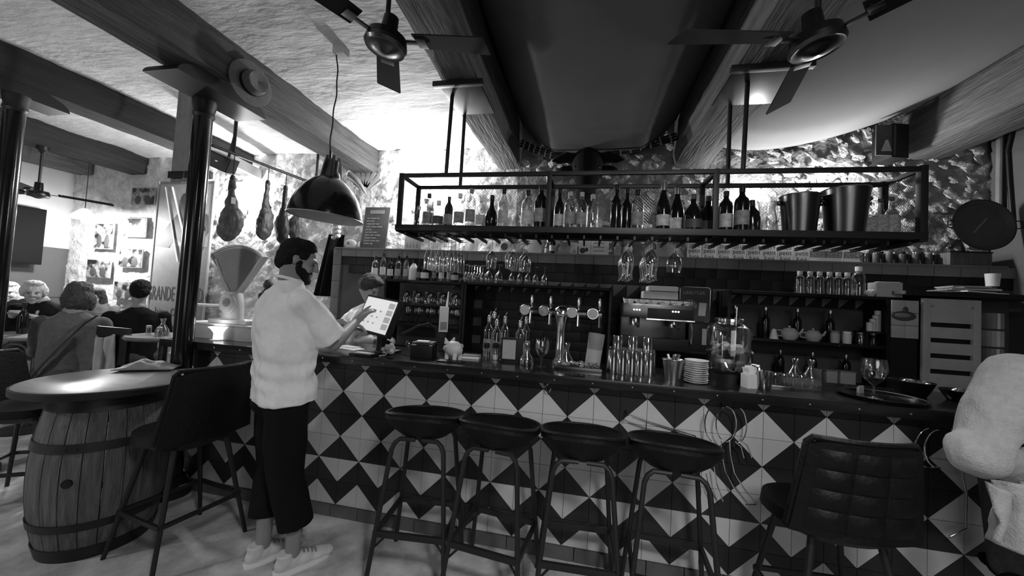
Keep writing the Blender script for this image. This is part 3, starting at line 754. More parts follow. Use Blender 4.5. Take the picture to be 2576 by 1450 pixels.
hair = solid(b, .006, 2, wr(80, .0035)); addp(man, 'hair', hair, 'hair_dark')
b = B()
for s in (1, -1): S((s*.06, .018, -.03), (.012, .016, .036)); S((s*.05, .036, -.066), (.022, .036, .032)); S((s*.042, .056, -.074), (.024, .03, .03)); S((s*.024, .07, -.093), (.03, .024, .026)); S((s*.026, .088, -.052), (.016, .009, .007))
S((0, .08, -.1), (.03, .024, .026)); addp(man, 'beard', solid(b, .006, 2, wr(90, .003)), 'hair_dark')
# tee: loose box cut, wide sleeves to the elbow
b = B()
rings = [(.88, .212, .155, .01), (.93, .21, .152, .01), (1.0, .197, .148, .0), (1.1, .196, .148, .0), (1.2, .2, .148, -.01), (1.3, .205, .145, -.015), (1.38, .205, .13, -.02), (1.43, .2, .112, -.02), (1.47, .175, .095, -.02), (1.505, .12, .08, -.015), (1.53, .082, .07, -.01), (1.548, .062, .058, -.012)]
Rz = Mx.Rotation(yaw-PI/2, 4, 'Z')
b.loft([((0, f, z), rx, ry, 2.4) for z, rx, ry, f in rings], 28, Mx.Translation(base) @ Rz)
for s_, e_ in ((sR, eR), (sL, eL)):
    q = s_.lerp(e_, .86); ax = (e_-s_).normalized()
    b.ball(s_+UP*-.03, .072, 16, 10); b.tube([s_+UP*-.03, s_.lerp(e_, .35), s_.lerp(e_, .7), q], .08, 18, radii=[.072, .078, .082, .086])
def tee_wr(p, n_):
    q = p-base; a = .016*noise.noise(V((p.x*5+p.z*2, p.y*5, p.z*6)))+.009*noise.noise(V((p.x*13+p.z*6, p.y*13, p.z*10+4)))+.004*noise.noise(V((p.x*30, p.y*30, p.z*16)))
    low = max(0, 1-abs(p.z-1.02)/.16); a += .005*low*math.sin(p.z*70+q.dot(Rr)*22+2.5*noise.noise(p*6)); up_ = max(0, 1-abs(p.z-1.26)/.2)
    return a+.011*up_*math.sin((q.dot(Rr)*30-p.z*14)+3*noise.noise(p*4))
tee = addp(man, 'tee_shirt', solid(b, .0075, 5, tee_wr), 'cotton')
addp(tee, 'neckband', B().tube([bp(.0, -.012, 1.535)+Rr*(.07*math.cos(a))+F_*(.066*math.sin(a))+UP*(.012-.016*math.sin(a)) for a in [2*PI*k/28 for k in range(28)]], .009, 8, closed=True).mesh('neckband', 'cotton'), 'cotton').location = (0, 0, 0)
b = B(); b.loft([((0, .0, z), rx, ry, 2.3) for z, rx, ry in ((.86, .19, .135), (.95, .18, .13), (1.02, .17, .12))], 24, Mx.Translation(base) @ Rz)
b.ball(bp(0, -.01, .87), (.15, .13, .1), 16, 10)
for s, an in ((-1, aL), (1, aR)):
    h_ = bp(s*.1, -.005, .86); k_ = bp(s*.108, .015, .5); c_ = an+UP*.14+F_*.005-Rr*(.025 if s < 0 else 0)
    b.tube([h_, h_.lerp(k_, .5), k_, k_.lerp(c_, .6), c_], .1, 20, radii=[.108, .106, .092, .087, .085])
addp(man, 'trousers', solid(b, .009, 2, wr(9, .007, 3, .6)), 'black_cloth')
for an, dr in ((aL, F_*.9-Rr*.1), (aR, F_)):
    d = V((dr.x, dr.y, 0)).normalized(); T = Mx.Translation((an.x, an.y, 0)) @ Mx.Rotation(math.atan2(d.y, d.x)-PI/2, 4, 'Z')
    b = B()
    for y, z, rx, ry, rz in ((-.045, .045, .036, .04, .045), (0, .05, .038, .06, .05), (.06, .042, .042, .06, .04), (.13, .034, .045, .065, .032), (.17, .03, .04, .045, .026)): b.ball((0, y, z), (rx, ry, rz), 14, 9, T=T)
    b.tube([T @ V((0, -.03, .05)), T @ V((0, -.035, .105))], .042, 14)
    sh = addp(man, 'shoe', solid(b, .006, 2), 'offwhite')
    b = B(); b.loft([((0, .055, z), rx, ry, 2.6) for z, rx, ry in ((.0, .044, .142), (.012, .047, .146), (.024, .046, .144))], 24, T); addp(sh, 'sole', b.mesh('sole', 'white'), 'white').location = (0, 0, 0)
    b = B()
    for k in range(5): b.tube([T @ V((-.026, .05+.02*k, .085-.008*k)), T @ V((.0, .055+.02*k, .092-.008*k)), T @ V((.026, .05+.02*k, .085-.008*k))], .0035, 5)
    addp(sh, 'lace', b.mesh('lace', 'grey'), 'grey').location = (0, 0, 0)

# ---- generic seated or standing figure for the others
def figure(label, pelvis, yaw_, lean=0., head=None, top='wool_grey', skin='skin', hairm='hair_brown', hair='short', handsR=None, handsL=None, elR=None, elL=None, seated=.62, bottom='denim', glasses=False, vox=.011, group=None, sh=.17, face_yaw=None, hpitch=.1, beltbag=False, arm=.88):
    P = V(pelvis); t = thing('person', label, 'person', (P.x, P.y, 0), group=group)
    f = V((math.cos(yaw_), math.sin(yaw_), 0)); r = V((math.sin(yaw_), -math.cos(yaw_), 0)); u = (UP*math.cos(lean)+f*math.sin(lean)); g = (f*math.cos(lean)-UP*math.sin(lean))
    q = lambda a, c, z: P+r*a+g*c+u*z
    ch, nk = q(0, .01, .36), q(0, .0, .5)
    hc = V(head) if head is not None else q(0, .03, .66)
    T = frame(hc, face_yaw if face_yaw is not None else yaw_, hpitch)
    sR_, sL_ = q(sh-.01, 0, .405), q(-sh+.01, 0, .405)
    eR_ = V(elR) if elR else q(sh+.025, .12, .18); eL_ = V(elL) if elL else q(-sh-.025, .12, .18)
    hR_ = V(handsR) if handsR else eR_+f*.2-r*.1+UP*.02; hL_ = V(handsL) if handsL else eL_+f*.2+r*.1+UP*.02
    b = B(); head_vol(b, T, nk, .052); chain(b, [nk, ch, P], [.07, .11, .12])
    for s_, e_, h_, d in ((sR_, eR_, hR_, 1), (sL_, eL_, hL_, -1)):
        chain(b, [s_, e_, h_], [.05, .04, .027]); hand_vol(b, h_, (h_-e_), V((0, 0, -1)), .45, d)
    kn = {}
    for s in (-1, 1):
        k_ = P+r*s*.11+f*.38*(seated > 0)+UP*(-.03 if seated else -.45); an = V((k_.x, k_.y, 0))+f*(-.05)+UP*(P.z-.62+.2 if seated else .08)
        kn[s] = (k_, an); chain(b, [P+r*s*.09, k_, an], [.085, .055, .038])
    addp(t, 'body', solid(b, .008, 2), skin); eyes(t, T)
    b = B(); S_ = lambda c, rr: b.ball(c, rr, 14, 10, T=T)
    S_((0, -.022, .04), (.085, .1, .088)); S_((0, -.05, .0), (.08, .07, .08))
    if hair == 'bob':
        S_((0, -.045, -.03), (.1, .085, .105)); S_((.072, .0, -.045), (.03, .05, .08)); S_((-.072, .0, -.045), (.03, .05, .08)); S_((0, .03, .095), (.07, .07, .03))
    elif hair == 'long':
        for s in (1, -1): S_((s*.08, -.005, -.05), (.028, .055, .11))
        S_((0, -.06, -.06), (.09, .06, .13)); S_((0, .02, .085), (.08, .08, .04))
    elif hair == 'curly':
        for s in (1, -1): S_((s*.07, -.02, .01), (.03, .06, .06))
        S_((0, .03, .1), (.07, .06, .03))
    else: S_((0, .02, .09), (.07, .07, .035)); S_((0, -.07, -.03), (.06, .04, .05))
    addp(t, 'hair', solid(b, .008, 2, wr(45, .007)), hairm)
    b = B(); Rt = Mx.Translation(P) @ Mx.Rotation(yaw_-PI/2, 4, 'Z') @ Mx.Rotation(-lean, 4, 'X')
    b.loft([((0, yy, z), rx, ry, 2.3) for z, rx, ry, yy in ((-.1, .17, .14, 0), (.0, .175, .14, 0), (.15, .17, .13, 0), (.28, .185, .13, 0), (.38, .195, .12, 0), (.44, .165, .1, 0), (.475, .11, .085, 0), (.51, .065, .062, 0)) ], 24, Rt)
    for s_, e_, h_ in ((sR_, eR_, hR_), (sL_, eL_, hL_)):
        b.ball(s_, .075*arm); w_ = e_.lerp(h_, .85); b.tube([s_, s_.lerp(e_, .5), e_, w_], .06, 14, radii=[.074*arm, .07*arm, .06*arm, .046*arm]); b.ball(e_, .061*arm)
    addp(t, 'top', solid(b, .01, 3, wr(9, .01, P.x)), top)
    b = B(); b.ball(P+UP*-.03, (.17, .17, .13))
    for s in (-1, 1): chain(b, [P+r*s*.09, kn[s][0], kn[s][1]], [.105, .075, .058])
    addp(t, 'trousers', solid(b, .012, 2), bottom)
    for s in (-1, 1):
        an = kn[s][1]; b = B(); T2 = Mx.Translation((an.x, an.y, an.z-.08)) @ Mx.Rotation(yaw_-PI/2, 4, 'Z')
        for y, z, rx, ry, rz in ((-.03, .045, .036, .045, .045), (.05, .038, .042, .07, .036), (.13, .03, .042, .06, .028)): b.ball((0, y, z), (rx, ry, rz), 12, 8, T=T2)
        addp(t, 'shoe', solid(b, .009, 2), 'black_cloth')
    return t, T, q, f, r
# diners
H_ = at(85, 738, Y=.62)
figure('white-haired man with hands at his mouth behind the dark bottle', (H_.x-.1, H_.y+.12, .72), math.radians(-38), .12, head=(H_.x, H_.y, H_.z+.01), top='black_cloth', skin='skin_light', hairm='hair_white', hair='curly', face_yaw=math.radians(-32),
       elR=tuple(H_+V((-.24, -.05, -.36))), elL=tuple(H_+V((.2, .12, -.36))), handsR=tuple(H_+V((.02, -.14, -.22))), handsL=tuple(H_+V((.12, -.05, -.24))), group='diners at the long high table')
H_ = at(22, 735, Y=1.0)
figure('person half hidden beside the white-haired man', (H_.x, H_.y+.1, .7), math.radians(-38), .1, head=(H_.x, H_.y, H_.z), top='black_cloth', skin='skin_light', hairm='hair_white', hair='curly', group='diners at the long high table')
H_ = at(200, 745, Y=.14)
wt, T, q, f, r = figure('woman with a short bob seen from behind, bag strap over her grey top', (H_.x+.05, H_.y-.06, .7), math.radians(140), .08, head=(H_.x, H_.y, H_.z-.0), top='wool_grey', hairm='hair_brown', hair='bob', group='diners at the long high table', sh=.18)
b = B(); b.tube([q(.15, -.1, .47), q(.09, -.145, .4), q(0, -.158, .25), q(-.1, -.158, .08), q(-.18, -.1, -.06)], .014, 6, flat=.35); addp(wt, 'bag_strap', b.mesh('bag_strap', 'black'), 'black')
H_ = at(238, 750, Y=1.16)
figure('woman with long dark hair facing her friend across the table', (H_.x-.04, H_.y+.06, .72), math.radians(-55), .1, head=(H_.x, H_.y, H_.z), top='grey', skin='skin_light', hairm='hair_brown', hair='long', group='diners at the long high table')
H_ = at(353, 738, Y=.84)
figure('broad man in a black jumper seen from behind', (H_.x+.06, H_.y-.05, .71), math.radians(140), .06, head=(H_.x, H_.y, H_.z+.02), top='black_cloth', hairm='hair_dark', hair='short', group='diners at the long high table', sh=.21)
# barmaid bending behind the counter
H_ = at(930, 722, Y=.95)
figure('barmaid in a white shirt bending down behind the counter', (H_.x-.28, H_.y-.05, 1.0), math.radians(12), .75, head=(H_.x+.0, H_.y, H_.z), top='white', skin='skin_light', hairm='hair_brown', hair='curly', seated=0, bottom='black_cloth', hpitch=.7, face_yaw=math.radians(5))
# customer at the right edge
S_R = at(2470, 960, Y=-.42)
figure('customer in a pale fuzzy knitted jumper leaning at the end of the bar', (4.46, -.56, .88), math.radians(68), .1, head=(4.68, -.4, 1.56), top='knit', skin='skin_light', hairm='hair_brown', hair='bob',
       elL=tuple(at(2458, 1140, Y=-.52)), handsL=tuple(at(2640, 1195, Y=-.4)), elR=(4.85, -.5, 1.05), handsR=(4.75, -.25, 1.1), bottom='denim', sh=.2, arm=1.5)
b = B(); b.grid(lambda u, v: tuple(at(2490+u*60-v*34*(1-2*u)+8*noise.noise(V((u*3, v*4, 1))), 1215+v*(120+60*u)+10*math.sin(u*5), Y=-.6)+V((0, -.035*math.sin(u*9+v*2)-.02*v, 0))), 24, 20); sc2 = b.mesh('scarf', 'knit', 180); cu = [o for o in bpy.data.objects if o.get('label', '').startswith('customer in a pale')][0]; o = addp(cu, 'hanging_scarf', sc2, 'knit'); o.modifiers.new('t', 'SOLIDIFY').thickness = .02
# ================================================================== BOTTLES AND GLASSES
BP = {  # outline radii/heights of the glass, neck radius, height
 'wine': [(.0, 0), (.036, 0), (.0375, .01), (.0375, .175), (.033, .205), (.018, .232), (.0145, .25), (.0145, .305), (.016, .306), (.016, .315), (.0, .315)],
 'burg': [(.0, 0), (.042, 0), (.0435, .01), (.0435, .14), (.04, .17), (.024, .225), (.0165, .25), (.0155, .305), (.018, .308), (.018, .318), (0, .318)],
 'spirit': [(.0, 0), (.038, 0), (.0395, .01), (.0395, .17), (.035, .195), (.02, .212), (.0145, .225), (.0145, .265), (0, .265)],
 'tall': [(.0, 0), (.034, 0), (.036, .01), (.036, .19), (.03, .215), (.016, .24), (.0135, .25), (.0135, .29), (0, .29)],
 'squat': [(.0, 0), (.042, 0), (.045, .015), (.045, .1), (.04, .13), (.02, .16), (.015, .17), (.015, .2), (0, .2)],
 'bulb': [(.0, 0), (.03, 0), (.044, .03), (.046, .07), (.036, .12), (.02, .15), (.0145, .18), (.0145, .24), (0, .24)],
 'flask': [(.0, 0), (.046, 0), (.053, .02), (.054, .09), (.046, .135), (.026, .165), (.016, .18), (.0155, .235), (0, .235)],
 'swing': [(.0, 0), (.037, 0), (.038, .01), (.038, .135), (.03, .155), (.0155, .17), (.0145, .19), (.018, .195), (0, .2)],
}
BC = {}
def bottle(kind, loc, label, glassm='glass_bottle', capm='black', labm='label', lab=(.25, .62), s=1.0, liquid=None, group='bottles on the hanging rack', rz=0, cat='bottle', name='bottle', pour=False):
    P = BP[kind]; key = (kind, glassm, capm, labm, lab, liquid, pour); H = P[-1][1]
    if key not in BC:
        g = B().lathe(P, seg=18).mesh('glass', glassm); nr = P[-2][0]
        cp = B(); cp.lathe([(nr*1.08, H-.05 if capm == 'foil' else H-.028), (nr*1.12, H-.002), (nr*1.05, H+.004), (0, H+.004)], seg=14)
        if pour: cp.tube([(0, 0, H), (0, 0, H+.02), (.012, 0, H+.05)], .004, 6); cp.ball((0, 0, H+.01), (.014, .014, .012), 10, 6)
        lb = None
        if labm:
            r = P[3][0]*1.012; zb, zt = P[3][1]*lab[0], P[3][1]*lab[1]+.02
            n = 14; l_ = B(); l_.v = [(r*math.cos(a), r*math.sin(a), z) for z in (zb, zt) for a in [-PI/2-1.3+2.6*k/n for k in range(n+1)]]
            l_.f = [(k, k+1, n+2+k, n+1+k) for k in range(n)]; l_.m = [0]*n; lb = l_.mesh('label', labm)
        lq = None
        if liquid:
            lq = B().lathe([(0, .004)]+[(max(0, r-.003), z) for r, z in P[1:4] if z < H*.7]+[(P[3][0]-.003, P[3][1]*.85), (0, P[3][1]*.85)], seg=16).mesh('liquid', liquid)
        BC[key] = (g, cp.mesh('cap', capm), lb, lq)
    g, cp, lb, lq = BC[key]; t = thing(name, label, cat, loc, rz, group)
    for nm, me in (('glass', g), ('pourer' if pour else 'cap', cp), ('label', lb), ('contents', lq)):
        if me: obj(nm, me, None, t)
    t.scale = (s, s, s); return t
RZ = RZ0+.034; RYm = .335
def rx(px, Y=RYm, py=560): return at(px, py, Y=Y).x
rackset = [
 (1052, 'squat', 'glass', 'steel', None, None, .85, 'small clear bottle with a bright stopper in the mesh corner of the rack'),
 (1076, 'spirit', 'glass_bottle', 'darkgrey', 'label_dim', None, 1.05, 'clear bottle with a dark oval label near the mesh end of the rack'),
 (1101, 'squat', 'glass_dim', 'white', 'darkgrey', None, 1.0, 'squat smoky bottle with a dark wrap on the rack'),
 (1127, 'tall', 'green_glass', 'darkgrey', 'label_dim', None, .88, 'slim dark bottle with a patchy grey label on the rack'),
 (1154, 'spirit', 'glass', 'white', 'label_dim', None, 1.0, 'clear spirit bottle with white cap and grey print on the rack'),
 (1182, 'tall', 'glass', 'grey', 'label_dim', None, 1.02, 'tall clear bottle with a round dark seal on the rack'),
 (1208, 'spirit', 'glass', 'white', 'label', None, .95, 'clear bottle with pale shoulder label on the rack'),
 (1235, 'bulb', 'wine', 'black', None, None, 1.0, 'black bulb-shaped bottle with a thin neck on the rack'),
 (1264, 'tall', 'glass_bottle', 'black', 'label', None, 1.06, 'tall clear bottle with a black cap beside the black bulb bottle'),
 (1325, 'spirit', 'glass', 'black', 'label', None, 1.12, 'stout clear bottle with a big pale label and black cap on the rack'),
 (1358, 'spirit', 'wine', 'black', 'label_dim', None, 1.15, 'stout black bottle with two dim label bands at the rack upright'),
 (1405, 'wine', 'wine', 'black', 'label', None, 1.0, 'dark wine bottle with a small square label beside the bull head'),
 (1432, 'spirit', 'glass', 'midgrey', 'label_dim', None, 1.02, 'clear bottle with foil neck beside the square-label wine bottle'),
 (1461, 'spirit', 'glass', 'midgrey', 'label_dim', None, 1.02, 'clear bottle with foil neck in the middle of three alike under the bull head'),
 (1489, 'spirit', 'glass', 'midgrey', None, None, 1.02, 'clear unlabelled bottle with foil neck under the bull head'),
 (1548, 'wine', 'wine', 'black', None, None, .97, 'plain black wine bottle right of the bull head'),
 (1575, 'wine', 'wine', 'black', None, None, .97, 'plain black wine bottle beside the clear bottle with the dark cap'),
 (1602, 'spirit', 'glass_bottle', 'black', 'label_dim', None, 1.1, 'clear bottle with a tall dark cap and mottled label'),
 (1667, 'burg', 'wine', 'foil', 'label', None, 1.03, 'sparkling wine bottle with foil neck beside the clear dark-capped bottle'),
 (1702, 'burg', 'wine', 'foil', 'label', None, 1.03, 'sparkling wine bottle with foil neck beside the round flasks'),
 (1743, 'flask', 'wine', 'darkgrey', 'darkgrey', None, 1.05, 'round black flask bottle beside the sparkling wine'),
 (1781, 'flask', 'wine', 'darkgrey', 'darkgrey', None, 1.05, 'round black flask bottle beside the rack upright'),
 (1825, 'spirit', 'wine', 'black', 'label', None, 1.08, 'dark bottle with a pale oval label between rack upright and square bottle'),
 (1865, 'spirit', 'wine', 'black', 'label_dim', None, 1.1, 'dark square-shouldered bottle with two grey labels on the rack'),
 (1890, 'squat', 'wine', 'black', None, None, 1.15, 'short dark bottle beside the glass jug')]
for i, (px, k, g, c, l, q, s, lb) in enumerate(rackset):
    yy = .335+.05*math.sin(i*2.4); bottle(k, (rx(px, yy), yy, RZ), lb, g, c, l, s=s)
# glass jug
jg = thing('glass_jug', 'clear glass jug with a handle on the rack', 'jug', (rx(1932), RYm+.02, RZ), -1.4)
obj('vessel', B().lathe([(0, .004), (.06, .004), (.062, .0), (.066, .02), (.058, .1), (.046, .17), (.05, .2), (.06, .235), (.058, .235), (.048, .2), (.044, .17), (.055, .1), (.062, .02), (.0, .008)], seg=24), 'glass', jg)
obj('handle', B().tube([(.05, 0, .2), (.1, 0, .19), (.115, 0, .13), (.1, 0, .07), (.06, 0, .05)], .008, 8), 'glass', jg)
# steel wine buckets
def bucket_s(label, x, y, z, h, r0, r1, mat='dark_steel', knobs=True, group='steel buckets'):
    t = thing('steel_bucket', label, 'bucket', (x, y, z), group=group)
    obj('pail', B().lathe([(0, .003), (r0, 0), (r0*1.02, .01), (r0+(r1-r0)*.7, h*.72), (r0+(r1-r0)*.72, h*.73), (r1, h), (r1-.004, h), (r0+(r1-r0)*.7-.004, h*.72), (r0-.004, .012), (0, .012)], seg=32), mat, t)
    obj('rolled_rim', B().tube([(r1*math.cos(a), r1*math.sin(a), h) for a in [2*PI*k/32 for k in range(32)]], .004, 6, closed=True), 'steel', t)
    if knobs:
        for s in (-1, 1):
            obj('handle', B().tube([(s*(r1-.014), 0, h*.86), (s*(r1+.006), 0, h*.84)], .008, 8).ball((s*(r1+.01), 0, h*.83), .016, 12, 8), mat, t)
    return t
bucket_s('steel wine bucket with side knobs beside the glass jug', rx(2014), .35, RZ, .25, .084, .108)
bucket_s('larger steel wine bucket standing beside the wicker bottles', rx(2126), .34, RZ, .285, .093, .12)
for px, h, lb in ((2186, .2, 'pale wicker-covered bottle beside the larger steel bucket'), (2214, .22, 'pale wicker-covered bottle in the middle of the woven three'), (2243, .23, 'pale wicker-covered bottle at the mesh end by the rubble wall')):
    t = thing('wicker_bottle', lb, 'bottle', (rx(px, .36), .36, RZ), group='wicker bottles on the rack')
    wv = B(); r = .036
    for k in range(int(h*.62/.009)): wv.tube([((r-.010*max(0, k*.009/(h*.62)-.7))*math.cos(a), (r-.010*max(0, k*.009/(h*.62)-.7))*math.sin(a), .006+k*.009) for a in [2*PI*j/14 for j in range(14)]], .0048, 5, closed=True)
    obj('weave', wv, 'wicker', t); obj('glass', B().lathe([(0, 0), (.034, 0), (.034, h*.62), (.015, h*.8), (.013, h), (0, h)], seg=14), 'glass', t); obj('cork', B().lathe([(.011, h), (.013, h+.02), (0, h+.02)], seg=10), 'wood_grey', t)

# stemware
GP = {'flute': [(.03, 0), (.028, .003), (.004, .01), (.0035, .08), (.012, .1), (.025, .14), (.027, .19), (.0245, .235)],
      'wine': [(.034, 0), (.032, .003), (.004, .01), (.0035, .085), (.012, .095), (.036, .125), (.041, .16), (.036, .205), (.032, .22)],
      'balloon': [(.037, 0), (.035, .003), (.005, .01), (.0045, .06), (.014, .07), (.043, .1), (.052, .14), (.05, .165), (.045, .19)],
      'tumbler': [(.028, .0), (.031, .005), (.036, .13)], 'short': [(.03, 0), (.033, .004), (.038, .09)], 'hurricane': [(.03, 0), (.028, .003), (.005, .01), (.005, .05), (.018, .065), (.035, .1), (.037, .14), (.03, .18), (.034, .215)]}
GC = {}
def drink_glass(kind, loc, label, group, inverted=False, mat='glass', s=1.0, cat='glass', name=None):
    P = GP[kind]; key = (kind, inverted, mat)
    if key not in GC:
        Q = P+[(r-.0015, z) for r, z in P[::-1][:len(P)-(5 if len(P) > 4 else 2)]]
        H = P[-1][1]
        if inverted: Q = [(r, H-z) for r, z in Q]
        if len(P) > 4:
            i = 3; st_ = P[:5]; bo = P[4:]+[(r-.0015, z) for r, z in P[4:][::-1]]
            f_ = lambda L_: [(r, H-z) for r, z in L_] if inverted else L_
            GC[key] = [('bowl', B().lathe(f_(bo), seg=18, cap=False).mesh('bowl', mat)), ('stem', B().lathe(f_(P[2:5]), seg=10, cap=False).mesh('stem', mat)), ('foot', B().lathe(f_(P[:3]), seg=18).mesh('foot', mat))]
        else:
            GC[key] = [('wall', B().lathe([((r, H-z) if inverted else (r, z)) for r, z in P+[(r-.0015, z) for r, z in P[::-1]]], seg=16, cap=False).mesh('wall', mat)), ('base', B().lathe([(0, H if inverted else 0), (P[0][0], H if inverted else 0), (P[0][0], (H-.012) if inverted else .012), (0, (H-.012) if inverted else .012)], seg=16).mesh('base', mat))]
    t = thing(name or {'flute': 'champagne_flute', 'wine': 'wine_glass', 'balloon': 'balloon_glass', 'tumbler': 'tumbler', 'short': 'tumbler', 'hurricane': 'stem_glass'}[kind], label, cat, loc, 0, group)
    for nm, me in GC[key]: obj(nm, me, None, t)
    t.scale = (s, s, s); return t
# hanging under the rack, foot up in the runners
HZ = RZ0-.035
def hang(kind, px, label, group, ys=(.24, .32, .40, .47), dx=0, s=1.0):
    H = GP[kind][-1][1]*s; x = at(px, 640, Y=.33).x
    for k_, y in enumerate(ys): drink_glass(kind, (x+dx*(y-.3), y, HZ-H), label+(', %s from the front' % ORD[k_] if len(ys) > 1 else ''), group, True, 'glass', s)
for px in (1090, 1118): hang('flute', px, 'champagne flute hanging in the %s at the mesh end' % ('outermost runner' if px == 1090 else 'middle runner'), 'flutes hanging from the rack', s=1.05)
for px in (1146, ): hang('flute', px, 'champagne flute hanging in the inner runner beside the lone wine glass', 'flutes hanging from the rack', s=1.05)
hang('wine', 1240, 'single wine glass hanging upside down left of the stemmed cluster', 'lone hanging wine glass', (.3,))
hang('wine', 1292, 'wine glass hanging in the cluster below the stout clear bottle', 'wine glasses hanging in a row', (.23, .32, .41))
hang('wine', 1318, 'wine glass hanging beside that cluster below the stout black bottle', 'wine glasses hanging in a row', (.36, .45))
hang('hurricane', 1575, 'curved stem glass hanging below the plain black wine bottles', 'curved glasses hanging below the wine bottles', (.24, .34, .44), s=1.2)
hang('hurricane', 1632, 'curved stem glass hanging below the clear dark-capped bottle', 'curved glasses hanging below the dark-capped bottle', (.22, .3, .38, .46), s=1.2)
hang('balloon', 1697, 'round balloon glass hanging upside down below the sparkling wine', 'hanging balloon glass', (.34,))

# ---- back shelving behind the bar
SZ = [1.66, 1.425, 1.215, .95]
def shelf_unit(label, x0, x1, zs, y0=1.25, y1=1.54, ztop=None, mat='black'):
    t = thing('shelf_unit', label, 'shelf', (x0, y0, 0), group='dark shelf units behind the bar')
    for z in zs: obj('shelf', B().box(((x1-x0)/2, (y1-y0)/2, z-.012), (x1-x0, y1-y0, .024), bevel=.002), mat, t)
    for x in (x0, x1): obj('side_panel', B().box((x-x0, (y1-y0)/2, (zs[0]+.0)/2), (.022, y1-y0, zs[0])), mat, t)
    obj('plinth', B().box(((x1-x0)/2, (y1-y0)/2, .45), (x1-x0-.02, y1-y0-.02, .88)), mat, t)
    return t
shelf_unit('dark shelf unit full of spirit bottles and glasses behind the till', .58, 1.42, SZ)
shelf_unit('dark shelf unit with upturned glasses behind the beer taps', 1.45, 2.85, [1.668, .95])
shelf_unit('dark shelf unit under the row of clear swing-top bottles', 3.85, 5.05, [1.70, 1.3, .95])
shelf_unit('dark low shelf unit under the espresso machine', 2.9, 3.8, [1.15, .6])
SY = 1.34
for i, (px, k, g, lm, s) in enumerate([(943, 'spirit', 'glass_bottle', 'paper', .9), (963, 'tall', 'glass_bottle', 'paper', .92), (982, 'spirit', 'wine', 'paper', .86), (1001, 'spirit', 'glass_dim', 'label', .9), (1021, 'tall', 'glass', 'label', .85), (1040, 'squat', 'white', None, 1.05), (1054, 'wine', 'wine', 'label_dim', .7), (1070, 'squat', 'wine', 'paper', 1.05), (1093, 'tall', 'wine', 'label_dim', .68), (1111, 'spirit', 'glass_bottle', 'paper', .74), (1130, 'tall', 'glass', 'label', .68), (1145, 'squat', 'wine', 'label', .9)]):
    lbs = ['with a round pale seal, at the post of the shelf', 'with ringed pale label beside the round-seal bottle', 'black with white square label', 'smoky with mottled label', 'tall clear with grey label', 'white glazed', 'slim black behind the white one', 'squat black with wide white label', 'slim black with dim label', 'clear with a white box label', 'tall clear under the hanging flutes', 'small squat dark at the shelf end']
    bottle(k, (at(px, 690, Y=SY).x, SY, SZ[0]), 'spirit bottle '+lbs[i]+' behind the till', g, 'black', lm, s=s, pour=i in (1, 3, 4), group='spirit bottles on the shelf behind the till')
gl = 'upturned glass on the middle shelf behind the till, '
for k in range(9): drink_glass('tumbler' if k % 2 else 'balloon', (.8+k*.068, 1.31+.04*(k % 2), SZ[1]), gl+ORD[8-k]+' from the card terminal', 'glasses on the middle shelf', True, 'glass', .95)
for k in range(9): drink_glass('wine', (.82+k*.067, 1.32+.05*(k % 2), SZ[2]), 'wine glass on the lower shelf behind the till, %s from the card terminal' % ORD[8-k], 'glasses on the lower shelf', False, 'glass', .8)
for k in range(8): drink_glass('short', (.86+k*.07, 1.3, SZ[3]), 'small tumbler on the bottom shelf behind the printer, %s from the unit side' % ORD[7-k], 'glasses on the bottom shelf', True, 'glass', 1.0)
for px, s in ((1229, 1.0), (1255, 1.0)): drink_glass('balloon', (at(px, 700, Y=1.36).x, 1.36, 1.668), 'large upturned balloon glass, %s from the small wine glasses' % ('second' if px == 1229 else 'first'), 'large upturned balloon glasses', True, 'glass', s)
for px in (1287, 1307, 1327, 1347, 1369): drink_glass('wine', (at(px, 700, Y=1.34).x, 1.34, 1.668), 'small upturned wine glass, %s beside the large balloon glasses' % ORD[(1287, 1307, 1327, 1347, 1369).index(px)], 'small upturned wine glasses', True, 'glass', .82)
for k in range(7): drink_glass('wine', (at(1172+k*7, 700, Y=1.33+.05*(k % 3)).x, 1.33+.05*(k % 3), 1.668), 'upturned wine glass crowded at the shelf end, %s from the spirit bottles' % ORD[k], 'crowded upturned wine glasses', True, 'glass', .8)
for i, px in enumerate((2011, 2037, 2061, 2086, 2108, 2131)):
    bottle('swing', (at(px, 730, Y=1.32).x, 1.32, 1.70), 'clear swing-top bottle, %s in the row counted from the taller bottle' % ORD[5-i], 'glass_bottle', 'white', None, s=.95, liquid='glass_dim', group='row of swing-top bottles')
bottle('swing', (at(2159, 735, Y=1.3).x, 1.3, 1.70), 'taller clear bottle with a ball stopper at the end of the swing-top row', 'glass_bottle', 'white', None, s=1.2, group='row of swing-top bottles')
# ================================================================== ON THE COUNTER
def cp(px, py): p = at(px, py, Z=CZ); return (p.x, p.y, CZ)
def on(px, y): return (at(px, 900, Y=y).x, y, CZ)   # counter spot under a photo column
